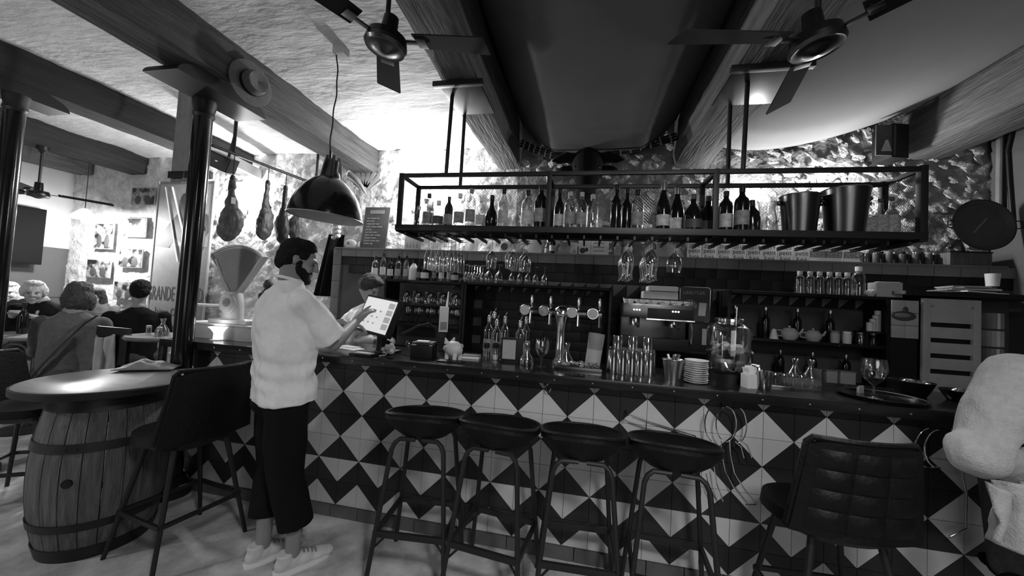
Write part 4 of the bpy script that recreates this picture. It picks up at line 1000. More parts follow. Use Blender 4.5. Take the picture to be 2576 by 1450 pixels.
# ---- vintage fan scale on a white slab
sl = thing('display_case', 'long white enamel case at the end of the bar', 'case', (-.16, .24, CZ))
obj('case_body', B().box((0, 0, .055), (.62, .26, .11), bevel=.01), 'midgrey', sl); obj('case_top', B().box((0, 0, .116), (.64, .28, .012), bevel=.004), 'offwhite', sl)
SC = V((-.14, .22, CZ+.122))
sc_ = thing('shop_scale', 'vintage white fan-dial shop scale with a round badge', 'scale', SC)
obj('base', B().box((.04, .0, .016), (.36, .17, .032), bevel=.012), 'offwhite', sc_)
neck = B(); neck.loft([((0, .0, z), rx_, .05, 2.4) for z, rx_ in ((.03, .095), (.08, .085), (.15, .08), (.2, .07), (.25, .05))], 24); obj('housing', neck, 'offwhite', sc_)
obj('badge', B().lathe([(0, .012), (.07, .012), (.078, .004), (.078, 0)], seg=32, T=Mx.Translation((0, -.052, .155)) @ Mx.Rotation(PI/2, 4, 'X')), 'offwhite', sc_)
bd = obj('badge_emblem', B().lathe([(0, .004), (.034, .003), (.036, 0)], seg=10, T=Mx.Translation((0, -.064, .165)) @ Mx.Rotation(PI/2, 4, 'X')), 'label_dim', sc_)
def fan_pts(r0, r1, a0, a1, n=16): return [(r1*math.sin(a0+(a1-a0)*k/n), r1*math.cos(a0+(a1-a0)*k/n)) for k in range(n+1)]+[(r0*math.sin(a1), r0*math.cos(a1)), (r0*math.sin(a0), r0*math.cos(a0))]
TF = Mx.Translation((.02, -.02, .2)) @ Mx.Rotation(-.0, 4, 'Y')
obj('dial_frame', B().prism(fan_pts(.01, .42, -.62, .62)[::-1], .05, TF), 'offwhite', sc_)
obj('dial_face', B().prism(fan_pts(.05, .4, -.58, .58)[::-1], .004, TF @ Mx.Translation((0, -.006, 0))), 'grey', sc_)
fr = B(); P = fan_pts(.02, .42, -.62, .62); fr.tube([TF @ V((x, -.008, z)) for x, z in P], .009, 6, closed=True); obj('dial_rim', fr, 'offwhite', sc_)
obj('pointer', B().box((-.1, -.03, .36), (.022, .003, .34), rot=Euler((0, -.5, 0))), 'midgrey', sc_)
obj('pan_arm', B().tube([(-.05, 0, .1), (-.2, 0, .12)], .008, 8), 'steel', sc_)
obj('pan', B().lathe([(0, .12), (.09, .122), (.105, .135), (.1, .14), (.085, .13), (0, .128)], c=(-.25, 0, 0), seg=28), 'offwhite', sc_)
# hooded statuette
stt = thing('statuette', 'dark robed statuette beside the shop scale', 'statuette', (at(642, 790, Y=.2).x+.03, .26, CZ+.122))
b = B(); b.loft([((0, 0, z), rx_, ry_, 2) for z, rx_, ry_ in ((0, .06, .05), (.03, .062, .052), (.12, .05, .04), (.2, .055, .042), (.26, .045, .036), (.29, .025, .025))], 20); b.ball((0, 0, .32), (.026, .028, .036)); b.ball((0, .006, .325), (.034, .034, .045)); b.tube([(.04, -.02, .25), (.01, -.05, .21), (-.01, -.05, .23)], .014, 8); b.tube([(-.04, -.02, .25), (-.01, -.05, .21)], .014, 8)
obj('robe', solid(b, .006, 2, wr(30, .006, 2, .3)), None, stt).data.materials.append(M['ham_dark'])
obj('plinth', B().lathe([(.065, 0), (.065, .012), (.06, .016)], seg=20), 'black', stt)
# glowing table lamp
gl_ = thing('table_lamp', 'small glowing hourglass table lamp at the end of the bar', 'lamp', cp(548, 856))
obj('glow_body', B().lathe([(.0, .006), (.032, .006), (.03, .05), (.034, .06), (.05, .085), (.068, .1), (.06, .1), (0, .092)], seg=24), 'glow', gl_); obj('foot', B().lathe([(.0, 0), (.055, 0), (.05, .006), (0, .006)], seg=24), 'offwhite', gl_)
point('table_lamp_light', V(gl_.location)+V((0, -.02, .14)), .25, .03)
# ---- till with touch screen
til = thing('till_terminal', 'black touch-screen till lit with a pale menu', 'till', (at(945, 790, Y=.08).x, .1, CZ))
Ts = Mx.Translation((0, 0, .27)) @ Mx.Rotation(-.32, 4, 'Z') @ Mx.Rotation(.1, 4, 'Y') @ Mx.Rotation(-.32, 4, 'X')
obj('casing', B().box((0, .02, 0), (.335, .05, .27), bevel=.01, T=Ts), 'black', til)
scn = obj('touch_screen', B().box((0, -.0065, 0), (.3, .004, .235), T=Ts), 'screen', til)
for k in range(4): obj('menu_tile', B().box((.115, -.0095, .08-.05*k), (.055, .002, .04), T=Ts), 'screen_dim', scn)
for k in range(9): obj('menu_dot', B().box((-.1+.05*(k % 3)+.015*(k//3), -.0095, -.06+.045*(k//3)), (.014, .002, .01), T=Ts), 'white', scn)
obj('stand', B().tube([(.01, .06, .02), (.015, .06, .14), (.01, .05, .25)], .035, 12), 'black', til); obj('stand_foot', B().box((.01, .06, .01), (.22, .2, .02), bevel=.006), 'black', til)
# ---- smaller things along the counter
def boxthing(name, label, cat, loc, parts, rz=0, group=None):
    t = thing(name, label, cat, loc, rz, group)
    for nm, c, d, m, bv in parts: obj(nm, B().box(c, d, bevel=bv), m, t)
    return t
def lathething(name, label, cat, loc, parts, group=None, rz=0):
    t = thing(name, label, cat, loc, rz, group)
    for nm, P, m in parts: obj(nm, B().lathe(P, seg=24), m, t)
    return t
boxthing('receipt_printer', 'black receipt printer with a curl of paper on the bar', 'printer', on(1066, .16), [('casing', (0, 0, .045), (.15, .15, .09), 'black', .012), ('lid', (0, .01, .095), (.14, .11, .02), 'darkgrey', .006), ('paper', (0, -.04, .115), (.08, .06, .003), 'white', 0), ('paper_stack', (.0, -.03, .11), (.09, .07, .006), 'offwhite', 0)], .15)
cb_ = B(); cb_.tube([at(1010, 842, Y=.3), at(1050, 822, Y=.28), at(1080, 815, Y=.26), at(1098, 830, Y=.25), at(1102, 870, Y=.2)], .009, 8); tag(obj('cable', cb_, 'black'), 'thick black cable looping over the receipt printer', 'cable')
hh = thing('card_terminal', 'upright card terminal in its charging stand behind the printer', 'card reader', (at(1116, 800, Y=.5).x, .5, CZ), .5)
obj('stand', B().box((0, .02, .1), (.06, .04, .2), bevel=.006), 'black', hh); obj('terminal', B().box((0, -.012, .25), (.07, .024, .2), bevel=.006), 'offwhite', hh); obj('antenna', B().cyl((.02, 0, .34), (.026, 0, .47), .01, .004), 'white', hh); obj('keypad', B().box((0, -.026, .2), (.05, .004, .06)), 'grey', hh)
pg = thing('piggy_bank', 'round pale ceramic piggy bank on the bar', 'piggy bank', on(1140, .14), -.4)
b = B(); b.ball((0, 0, .075), (.068, .055, .055), 20, 12)
for sx in (-1, 1):
    for sy in (-1, 1): b.tube([(sx*.035, sy*.025, .05), (sx*.036, sy*.027, 0)], .016, 10)
b.tube([(-.05, 0, .07), (-.082, 0, .07)], .022, 14)
obj('body', solid(b, .005, 2), None, pg).data.materials.append(M['offwhite'])
for s in (-1, 1): obj('ear', B().lathe([(.018, 0), (.004, .035), (0, .036)], seg=10, T=Mx.Translation((-.04, s*.03, .115)) @ Mx.Rotation(s*-.4, 4, 'X')), 'offwhite', pg)
obj('tail', B().tube([(.066, 0, .09), (.078, .008, .1), (.082, -.004, .11), (.074, -.004, .116)], .004, 6), 'offwhite', pg); obj('coin_slot', B().box((0, 0, .1305), (.04, .005, .003)), 'black', pg)
boxthing('tray', 'flat black tray under the piggy bank', 'tray', (on(1140, .09)[0], .05, CZ), [('base', (0, 0, .005), (.17, .07, .01), 'black', .003)])
boxthing('notebook', 'dark notebook with white page edges lying on the bar', 'notebook', cp(1186, 902), [('pages', (0, 0, .011), (.12, .09, .018), 'white', 0), ('cover', (0, 0, .022), (.126, .096, .004), 'darkgrey', .001)], .1)
boxthing('menu_folder', 'white folded menus lying beside the till', 'menu', cp(880, 878), [('sheet', (0, 0, .003), (.2, .1, .006), 'white', 0), ('cover', (-.04, .03, .009), (.16, .08, .005), 'offwhite', 0)], -.25)
boxthing('order_tray', 'black tray with paper slips below the till', 'tray', on(915, .0), [('base', (0, 0, .008), (.17, .09, .016), 'black', .004), ('paper_slip', (0, 0, .019), (.13, .05, .004), 'white', 0)], -.1)
fl_ = thing('dried_flowers', 'small bunch of grey dried flowers below the till', 'flowers', on(978, .02))
for k in range(9):
    a = k*.7; obj('flower', B().ball((.035*math.cos(a)*(k % 3)/2, .03*math.sin(a), .04+.012*(k % 4)), (.02, .02, .015), 8, 6, fn=lambda p: 1+.3*noise.noise(p*3)), 'midgrey', fl_)
obj('stem', B().tube([(0, 0, .04), (-.02, -.01, .015), (-.06, -.02, .006)], .006, 6), 'grey', fl_)
for px, s, m, lb in ((1222, 1, 'darkgrey', 'clear grinder with dark peppercorns and black cap'), (1245, 1, 'white', 'clear grinder with white salt and black cap')):
    t = lathething('grinder', lb, 'grinder', cp(px, 906), [('glass', [(0, 0), (.022, 0), (.022, .06), (.017, .075), (.019, .085), (0, .085)], 'glass_bottle'), ('filling', [(0, .003), (.019, .003), (.019, .035), (0, .035)], m), ('cap', [(.02, .085), (.022, .09), (.022, .115), (.018, .12), (0, .12)], 'black')], 'pair of grinders')
cd = thing('tealight_holder', 'glowing white tulip candle holder beside the grinders', 'candle', cp(1273, 908))
obj('cup', B().lathe([(0, .008), (.03, .008), (.034, .03), (.035, .06), (.037, .075), (.033, .072), (.03, .05), (0, .03)], seg=20), 'white', cd); obj('saucer', B().lathe([(0, 0), (.04, 0), (.05, .006), (.045, .009), (0, .008)], seg=20), 'white', cd)
mf = thing('framed_menu', 'standing framed menu card behind the candle', 'menu card', on(1287, .24), .1)
obj('frame', B().box((0, 0, .085), (.15, .012, .17), bevel=.003), 'black', mf); obj('card', B().box((-.02, -.0075, .09), (.09, .002, .13)), 'midgrey', mf); obj('foot', B().box((0, .02, .006), (.1, .06, .012)), 'black', mf)
boxthing('card_holder', 'small grey card holder beside the candle', 'card holder', cp(1303, 898), [('block', (0, 0, .02), (.045, .03, .04), 'grey', .003), ('card', (0, -.003, .04), (.04, .002, .03), 'label_dim', 0)])
for i, (px, y, k, g) in enumerate([(1226, .38, 'tall', 'glass_dim'), (1246, .36, 'spirit', 'glass_bottle'), (1266, .37, 'tall', 'glass_bottle'), (1305, .38, 'spirit', 'glass_bottle'), (1238, .45, 'wine', 'wine'), (1320, .46, 'tall', 'glass_dim')]):
    bottle(k, on(px, y), ['smoky speed bottle', 'clear speed bottle', 'tall clear speed bottle', 'stout clear speed bottle', 'black speed bottle', 'slim smoky speed bottle'][i]+' with a steel pourer behind the framed menu', g, 'steel', 'label_dim', s=1.0, pour=True, group='speed bottles with pourers')
def carafe(label, loc, s=1.0, fill='glass_dim'):
    t = thing('carafe', label, 'carafe', loc); t.scale = (s, s, s)
    obj('glass', B().lathe([(0, .002), (.045, 0), (.05, .015), (.042, .05), (.016, .09), (.013, .11), (.022, .14), (.02, .14), (.011, .11), (0, .1)], seg=20), 'glass_ridge', t); obj('contents', B().lathe([(0, .004), (.044, .006), (.036, .04), (0, .04)], seg=16), fill, t); return t
carafe('small glass carafe left of the straw glass', on(1325, .2)); carafe('glass carafe standing before the beer tower', on(1424, .22), 1.15)
sg = drink_glass('balloon', cp(1361, 922), 'stem glass full of clear straws at the counter edge', None, False, 'glass_ridge', .9, 'straw glass', 'straw_glass')
for k in range(14):
    a = k*2.4; obj('straw', B().tube([(.012*math.cos(a), .012*math.sin(a), .075), (.045*math.cos(a), .035*math.sin(a), .19+.012*(k % 3))], .0025, 5), 'glass_ridge', sg)
# beer tower
tw = thing('beer_tower', 'chrome beer tap tower with four round badges', 'beer taps', on(1408, .36))
z_ = .355
col_ = B().lathe([(.055, 0), (.055, .02), (.034, .05), (.032, .24), (.042, .3), (.05, .33)], seg=24); obj('tower_column', col_, 'chrome', tw)
xs = [at(p_, 770, Y=.34).x-tw.location.x for p_ in (1323, 1370, 1440, 1492)]
obj('tap_arm', B().cyl((xs[0]-.05, 0, z_), (xs[3]+.06, 0, z_), .034, seg=20), 'dark_steel', tw)
obj('arm_hub', B().ball((0, 0, z_), (.06, .05, .055), 18, 12), 'chrome', tw)
for i, x in enumerate(xs):
    T = Mx.Translation((x, -.05, z_+.01)) @ Mx.Rotation(PI/2, 4, 'X')
    bd = obj('badge', B().lathe([(0, .012), (.036, .012), (.04, .006), (.04, -.03), (0, -.03)], seg=28, T=T), 'chrome', tw)
    obj('badge_face', B().lathe([(0, .0135), (.034, .0125)], seg=24, T=T, cap=False), 'midgrey' if i != 1 else 'label_dim', bd)
    obj('tap_handle', B().lathe([(.006, 0), (.009, .02), (.012, .05), (.007, .085), (0, .088)], c=(x+.045, -.035, z_+.03), seg=12), 'chrome', tw)
    obj('spout', B().tube([(x+.045, -.04, z_), (x+.045, -.07, z_-.01), (x+.045, -.075, z_-.08)], .009, 8), 'chrome', tw)
# garnish tray with ice and lime pieces
gt = thing('garnish_tray', 'long tray of ice and cut limes below the beer taps', 'tray', (on(1455, .2)[0], .19, CZ))
obj('tray', B().box((0, 0, .012), (.3, .12, .024), bevel=.006), 'dark_steel', gt)
for k in range(46):
    obj('garnish_piece', B().ball((random.uniform(-.135, .135), random.uniform(-.05, .05), .03+random.random()*.02), (.014, .011, .009), 7, 5, fn=lambda p: 1+.4*noise.noise(p*2+V((k, 0, 0)))), 'glass_ridge' if k % 3 else 'lemon', gt)
cn = lathething('canister', 'tall two-tone leaning canister beside the beer tower', 'canister', on(1490, .3), [('lower_part', [(0, 0), (.05, 0), (.051, .13), (0, .13)], 'midgrey'), ('upper_part', [(.051, .13), (.053, .2), (.053, .235), (.0, .24)], 'grey')]); cn.rotation_euler = (0, .1, 0)
# upturned highball glasses, two layers
for i in range(5):
    for j in range(3):
        p = on(1543+i*23, .22+j*.085); drink_glass('tumbler', p, 'upturned highball glass, %s row of the block, %s from the canister' % (('front', 'middle', 'back')[j], ORD[i]), 'block of upturned highball glasses', True, 'glass_ridge', 1.12)
for i in range(3): p = on(1552+i*38, .3); drink_glass('short', (p[0], p[1], CZ+.148), 'short glass stacked on the upturned highballs, %s from the canister' % ORD[i], 'short glasses on the highball block', True, 'glass_ridge', .95)
bk_ = bucket_s('small steel cutlery bucket beside the plates', on(1694, .1)[0], .1, CZ, .125, .042, .06, 'steel', False, None)
for k in range(7): obj('cutlery', B().box((.02*math.cos(k), .02*math.sin(k*1.3), .11), (.012, .003, .1), rot=Euler((.3*math.sin(k), .3*math.cos(k*2), k))), 'chrome', bk_)
p0 = on(1752, .1)
for k in range(11):
    t = thing('plate', 'small white plate, %s from the bottom of the stack' % ORD[k], 'plate', (p0[0]+.002*math.sin(k*2), p0[1]+.002*math.cos(k), CZ+.0122*k), group='stack of small white plates')
    obj('dish', B().lathe([(0, .001), (.035, .0), (.037, .003), (.066, .011), (.066, .0135), (.035, .006), (0, .005)], seg=28), 'white', t)
# drinks dispenser
dp = thing('drink_dispenser', 'big glass drinks dispenser with floating fruit slices', 'dispenser', on(1832, .28))
obj('stand', B().lathe([(0, 0), (.1, 0), (.1, .055), (.11, .06), (0, .06)], seg=28), 'black', dp)
obj('jar', B().lathe([(0, .065), (.11, .065), (.12, .075), (.125, .12), (.125, .3), (.118, .335), (.085, .35), (.075, .365), (.08, .39), (.077, .39), (.072, .365), (.115, .33), (.121, .3), (.121, .12), (.0, .075)], seg=36), 'glass', dp)
obj('drink', B().lathe([(0, .078), (.118, .08), (.12, .12), (.12, .22), (0, .22)], seg=32), 'glass_drink', dp)
obj('collar', B().lathe([(.078, .362), (.084, .37), (.084, .385), (.078, .39)], seg=32, cap=False), 'chrome', dp)
for k in range(22):
    a = k*2.399; r = .02+.09*math.sqrt(random.random()); obj('fruit_slice', B().lathe([(0, 0), (.026, 0), (.026, .006), (0, .006)], seg=12, T=Mx.Translation((r*math.cos(a), r*math.sin(a), .17+.05*random.random())) @ Euler((random.random(), random.random(), a)).to_matrix().to_4x4()), 'midgrey' if k % 2 else 'paper', dp)
obj('tap', B().tube([(.115, -.05, .11), (.145, -.065, .11), (.147, -.067, .085)], .012, 8), 'chrome', dp)
obj('ice_scoop', B().cyl((-.0, -.09, .1), (.01, -.085, .46), .004), 'chrome', dp)
lathething('salt_shaker', 'glass salt shaker with black lid before the dispenser', 'shaker', cp(1858, 963), [('glass', [(0, 0), (.022, 0), (.024, .045), (.021, .055), (0, .055)], 'glass_ridge'), ('salt', [(0, .002), (.02, .002), (.021, .04), (0, .04)], 'offwhite'), ('lid', [(.024, .052), (.025, .075), (.02, .085), (0, .086)], 'black')])
nh = boxthing('napkin_holder', 'white napkin holder with bunched napkins', 'napkin holder', on(1886, .1), [('box', (0, 0, .04), (.06, .06, .08), 'offwhite', .004), ('napkin', (.0, 0, .1), (.025, .04, .05), 'white', 0)], .3)
for k in range(4): obj('napkin', B().box((-.018+.012*k, 0, .09+.006*(k % 2)), (.006, .05, .05), rot=Euler((0, .15*(k-1.5), 0))), 'white', nh)
drink_glass('short', on(1922, .09), 'short glass of dark drink beside the napkin holder', None, False, 'glass_ridge', 1.15)
st2 = boxthing('dish_rack', 'low clear rack of small glasses along the counter', 'rack', on(1990, .22), [('rack_base', (0, 0, .008), (.26, .12, .016), 'glass_ridge', .003), ('rack_wall', (0, -.055, .04), (.26, .004, .06), 'glass_ridge', 0)], -.05)
for k in range(8): drink_glass('short', (on(1950+k*11, .2)[0], .2+.05*(k % 2), CZ+.017), 'small glass in the clear counter rack, %s from the napkin holder' % ORD[k], 'small glasses in the counter rack', True, 'glass', .72)
for px in (2000, 2040): carafe('dark glass oil cruet behind the counter rack' if px == 2000 else 'dark glass vinegar cruet behind the counter rack', on(px, .42), 1.1)
# round tray with balloon glass
tr = thing('round_tray', 'black round serving tray at the end of the bar', 'tray', on(2215, .12))
obj('plate', B().lathe([(0, .004), (.17, .004), (.18, .018), (.176, .018), (.166, .008), (0, .008)], seg=44), 'black_gloss', tr); obj('rim', B().tube([(.179*math.cos(a), .179*math.sin(a), .018) for a in [2*PI*k/44 for k in range(44)]], .003, 5, closed=True), 'dark_steel', tr)
drink_glass('balloon', (at(2198, 975, Y=.06).x, .06, CZ+.0095), 'empty balloon glass standing alone on the round tray', None, False, 'glass_ridge', 1.1)
boxthing('folded_card', 'small white folded card behind the balloon glass', 'card', on(2168, .2), [('front', (0, 0, .025), (.035, .004, .05), 'white', 0), ('back', (.012, .015, .02), (.04, .004, .04), 'offwhite', 0)], .4)
def bowl(label, loc, r, h, mat='dark_steel'):
    t = thing('metal_bowl', label, 'bowl', loc, group='metal bowls on the bar')
    obj('bowl', B().lathe([(0, .002), (r*.6, 0), (r*.75, h*.3), (r, h), (r-.004, h), (r*.72, h*.32), (0, .01)], seg=32), mat, t)
    for k in range(9): obj('ice_cube', B().box((r*.6*math.cos(k*2.4)*((k % 3)+1)/3, r*.6*math.sin(k*2.4)*((k % 3)+1)/3, h*.92), (.022, .022, .02), rot=Euler((k, k*.7, k*1.3)), bevel=.004), 'glass_ridge', t)
    return t
bowl('steel bowl of ice behind the round tray', on(2294, .33), .1, .085); bowl('steel bowl beside the knitted customer', on(2420, .28), .09, .06)
# espresso machine behind the bar
em = thing('espresso_machine', 'chrome espresso machine with cups stacked on top', 'coffee machine', (at(1645, 800, Y=1.2).x, 1.25, 1.15))
obj('drip_base', B().box((0, -.02, .05), (.56, .34, .1), bevel=.01), 'black', em); obj('back_body', B().box((0, .08, .22), (.56, .16, .3), bevel=.015), 'dark_steel', em); obj('head', B().box((0, -.03, .33), (.58, .36, .12), bevel=.02), 'dark_steel', em); obj('front_panel', B().box((.1, -.215, .31), (.36, .01, .09), bevel=.003), 'black', em); obj('front_edge', B().box((.1, -.22, .262), (.38, .016, .01)), 'chrome', em)
for x in (-.17, .14):
    for k in range(3): obj('button', B().lathe([(0, .004), (.008, .004), (.008, 0)], seg=10, T=Mx.Translation((x-.022+.022*k, -.221, .335)) @ Mx.Rotation(PI/2, 4, 'X')), 'glow', em)
    g_ = obj('brew_group', B().lathe([(.036, 0), (.036, .06), (.03, .07)], c=(x, -.16, .2), seg=18), 'chrome', em); obj('handle', B().tube([(x, -.19, .215), (x, -.33, .2)], .013, 8), 'black', g_)
obj('steam_wand', B().tube([(.26, -.2, .28), (.27, -.23, .2), (.26, -.25, .08)], .006, 6), 'chrome', em); obj('cup_rail', B().tube([(-.28, -.2, .43), (.28, -.2, .43)], .006, 6), 'chrome', em)
ez = 1.15+.391
for k in range(11):
    x = em.location.x-.25+.05*k; t = thing('coffee_cup', 'white espresso cup on the coffee machine, %s from its left side panel' % ORD[k], 'cup', (x, 1.13+.07*(k % 2), ez), .6*k, 'cups on the coffee machine')
    obj('cup', B().lathe([(0, .003), (.018, 0), (.024, .02), (.028, .045), (.026, .045), (.021, .02), (0, .008)], seg=16), 'white', t); obj('handle', B().tube([(.026, 0, .036), (.04, 0, .034), (.04, 0, .018), (.024, 0, .014)], .0035, 6), 'white', t)
boxthing('towel_pack', 'folded white cloths stacked above the coffee cups', 'towels', (em.location.x+.06, 1.33, ez), [('towel', (0, 0, .06), (.3, .16, .12), 'offwhite', .02), ('towel', (.02, 0, .145), (.26, .15, .045), 'white', .015)])
# beer sign
sg_ = thing('tin_sign', 'rounded dark tin sign with a beer glass behind the dispenser', 'sign', (at(1762, 775, Y=1.25).x, 1.42, 1.4))
pts = []
for cx, cz, a0 in ((.1, .29, 0), (-.1, .29, PI/2), (-.1, .03, PI), (.1, .03, 1.5*PI)): pts += [(cx+.03*math.cos(a0+PI/2*k/5), cz+.03*math.sin(a0+PI/2*k/5)) for k in range(6)]
obj('panel', B().prism(pts, .008), 'darkgrey', sg_); obj('edge', B().tube([(x, 0, z) for x, z in pts], .006, 6, closed=True), 'steel', sg_)
text('lettering', 'LINDTLER', .042, 'label', sg_, (-.01, -.003, .255), (PI/2, 0, 0)); obj('beer_picture', B().prism([(.03, .06), (.09, .06), (.1, .18), (.035, .18)], .003, Mx.Translation((0, -.004, 0))), 'offwhite', sg_); obj('foam_picture', B().ball((-.04, 0, .16), (.06, .004, .045), 12, 7, fn=lambda p: 1+.3*noise.noise(p*3)), 'grey', sg_); obj('foot', B().box((0, .03, .0), (.16, .08, .02)), 'black', sg_)
# upright box under the sign on the back counter
boxthing('bottle_cooler', 'tall black bottle cooler beside the espresso machine', 'cooler', (at(1745, 850, Y=1.3).x+.02, 1.36, 1.1505), [('casing', (0, -.02, .12), (.16, .2, .235), 'black', .01), ('grille', (.05, -.122, .13), (.04, .004, .14), 'midgrey', 0)])
# teapots, cups and cans on the right back shelf
def teapot(label, px, y=1.34, z=1.3, s=1.0):
    t = thing('teapot', label, 'teapot', (at(px, 850, Y=y).x, y, z), 0, 'teapots on the back shelf'); t.scale = (s, s, s)
    obj('pot', B().lathe([(0, 0), (.04, 0), (.06, .03), (.06, .06), (.035, .09), (0, .092)], seg=22), 'midgrey', t); obj('lid_knob', B().ball((0, 0, .1), .011, 10, 6), 'midgrey', t)
    obj('spout', B().tube([(.05, 0, .04), (.08, 0, .06), (.095, 0, .09)], .012, 8, .007), 'midgrey', t); obj('handle', B().tube([(-.055, 0, .07), (-.095, 0, .07), (-.095, 0, .03), (-.056, 0, .025)], .006, 6), 'midgrey', t)
teapot('pale round teapot beside the stacked jugs', 2045); teapot('pale teapot beside the paper cone', 1985, s=1.1)
lathething('paper_cone', 'white paper cone on the shelf behind the dispenser', 'cone', (at(1946, 860, Y=1.32).x, 1.32, 1.3), [('cone', [(.035, 0), (.018, .07), (.012, .085), (0, .086)], 'offwhite')])
for i, px in enumerate((2100, 2130, 2165, 2195, 2238)):
    lathething('storage_jar', ['cloudy storage jar beside the teapots', 'narrow white storage jar', 'glass storage jar with dark beans', 'smoky storage jar with a steel lid', 'slim white storage jar at the panel'][i], 'jar', (at(px, 860, Y=1.33).x, 1.33, 1.3), [('jar', [(0, 0), (.03, 0), (.032, .07), (.026, .085), (0, .085)], ['midgrey', 'offwhite', 'glass_ridge', 'glass_dim', 'offwhite'][i]), ('lid', [(.028, .083), (.03, .1), (0, .102)], ['grey', 'white', 'steel', 'steel', 'grey'][i])], 'storage jars')
for i, (px, h) in enumerate(((2188, .07), (2200, .1), (2212, .13), (2222, .17))): lathething('white_can', 'white can in the stepped group, %s counted from the shortest' % ORD[i], 'can', (at(px, 810, Y=1.3).x, 1.3+.02*i, 1.416), [('can', [(0, 0), (.022, 0), (.022, h), (0, h)], 'offwhite'), ('rim', [(.022, h), (.023, h+.004), (0, h+.005)], 'steel')], 'white cans')
boxthing('riser', 'dark riser board carrying the white cans', 'shelf riser', (at(2205, 830, Y=1.32).x, 1.38, 1.3), [('top_board', (0, -.04, .106), (.22, .16, .014), 'black', .002), ('leg_board', (-.1, -.04, .05), (.012, .14, .098), 'black', 0), ('leg_board', (.1, -.04, .05), (.012, .14, .098), 'black', 0)])
for i, (px, m) in enumerate(((2050, 'grey'), (2090, 'midgrey'), (2130, 'midgrey'))): boxthing('spice_tub', ['grey tub on the low back shelf', 'pale tapered tub on the low back shelf', 'wide pale tub on the low back shelf'][i], 'tub', (at(px, 935, Y=1.3).x, 1.32, .95), [('tub', (0, 0, .06), (.08+.03*(i == 2), .08, .11), m, .008), ('lid', (0, 0, .118), (.085+.03*(i == 2), .085, .012), 'grey', .004)])
for k in range(8): bottle('tall' if k % 2 else 'wine', (3.95+k*.125, 1.4, .95 if k % 2 else 1.3), 'dim dark bottle at the back of the shelf, %s from the dispenser' % ORD[k], 'wine', 'steel', None, s=.85, group='dim bottles on the back shelf')
# louvred white cabinet door and fish picture at the right end
lc = thing('louvre_cabinet', 'tall pale cabinet front with four long slots at the bar end', 'cabinet', (at(2390, 900, Y=1.2).x, 1.2, .95))
W_, H_ = .37, .75
for z0, z1 in ((0, .17), (.205, .29), (.325, .41), (.445, .53), (.565, .75)): obj('rail', B().box((0, 0, (z0+z1)/2), (W_-.1, .02, z1-z0), bevel=.002), 'midgrey', lc)
for s in (-1, 1): obj('stile', B().box((s*(W_/2-.025), 0, H_/2), (.05, .024, H_), bevel=.002), 'midgrey', lc)
obj('interior', B().box((0, .14, H_/2), (W_-.01, .24, H_)), 'black', lc)
for s in (-1, 1):
    for z in (.06, .69): obj('screw', B().ball((s*.13, -.014, z), .008, 8, 5), 'grey', lc)
fp = thing('fish_plaque', 'tiled wall plaque painted with a dish of fish', 'plaque', (at(2275, 850, Y=1.2).x, 1.2, at(2275, 850, Y=1.2).z))
for i in range(2):
    for j in range(3): obj('tile', B().box((-.045+.09*i, 0, .045+.1*j), (.088, .012, .097), bevel=.002), 'midgrey', fp)
obj('painted_dish', B().ball((-.01, -.006, .17), (.085, .004, .04), 18, 8), 'darkgrey', fp); obj('painted_fish', B().ball((-.02, -.009, .175), (.055, .004, .018), 14, 6), 'grey', fp); obj('painted_leaf', B().ball((.0, -.008, .22), (.02, .003, .025), 10, 6), 'darkgrey', fp)
sp_ = thing('plaque_shelf', 'dark cabinet carrying the fish plaque', 'cabinet', (fp.location.x, 1.222, .0)); obj('body', B().box((0, .008, .84), (.2, .02, 1.68)), 'black', sp_); obj('front_edge', B().box((0, -.005, .84), (.17, .006, 1.6)), 'black', sp_)
for k in range(5): boxthing('till_roll_box', 'small pale box, %s from the bottom of the column by the slotted cabinet' % ORD[k], 'box', (5.69, 1.25, .95+.135*k), [('carton', (0, 0, .06), (.09, .1, .12), ('grey', 'midgrey')[k % 2], .003), ('tape', (0, -.051, .06), (.02, .002, .12), 'offwhite', 0)], .05*k, 'column of small boxes')

bcn = thing('back_counter', 'dark low back counter under the slotted cabinet', 'counter', (5.45, 1.38, 0)); obj('body', B().box((.1, 0, .46), (.86, .3, .92)), 'black', bcn); obj('top_board', B().box((.1, -.01, .934), (.87, .34, .03), bevel=.003), 'counter', bcn)
# ================================================================== WALLS, LEDGE, HANGING THINGS
LZ, LY = 2.0155, 1.63
def lx(px, y=LY): return at(px, 640, Y=y).x
# plaques on the ledge
for i, px in enumerate((1746, 1784, 1821, 1858, 1897, 1935, 1975, 2016, 2057, 2097, 2142)):
    yr = 2014+i; t = thing('guide_plaque', 'guidebook plaque reading %d, %s from the leaning pale card' % (yr, ORD[i]), 'plaque', (lx(px), LY, LZ), 0, 'year plaques on the ledge')
    obj('panel', B().box((0, 0, .08), (.132, .01, .16), bevel=.002), 'paper', t); obj('foot', B().box((0, .02, .004), (.08, .04, .008)), 'darkgrey', t)
    if i < 8: text('year_lettering', str(yr), .05, 'darkgrey', t, (0, -.0062, .11), (PI/2, 0, 0)); text('title_lettering', 'petit\nfuté', .058, 'darkgrey', t, (0, -.0062, .06), (PI/2, 0, .0))
    else: text('title_lettering', 'petit futé', .032, 'darkgrey', t, (0, -.0062, .115), (PI/2, 0, 0)); obj('band', B().box((0, -.0055, .075), (.13, .003, .06)), 'grey', t); text('year_lettering', str(yr), .058, 'label', t, (0, -.0082, .052), (PI/2, 0, 0))
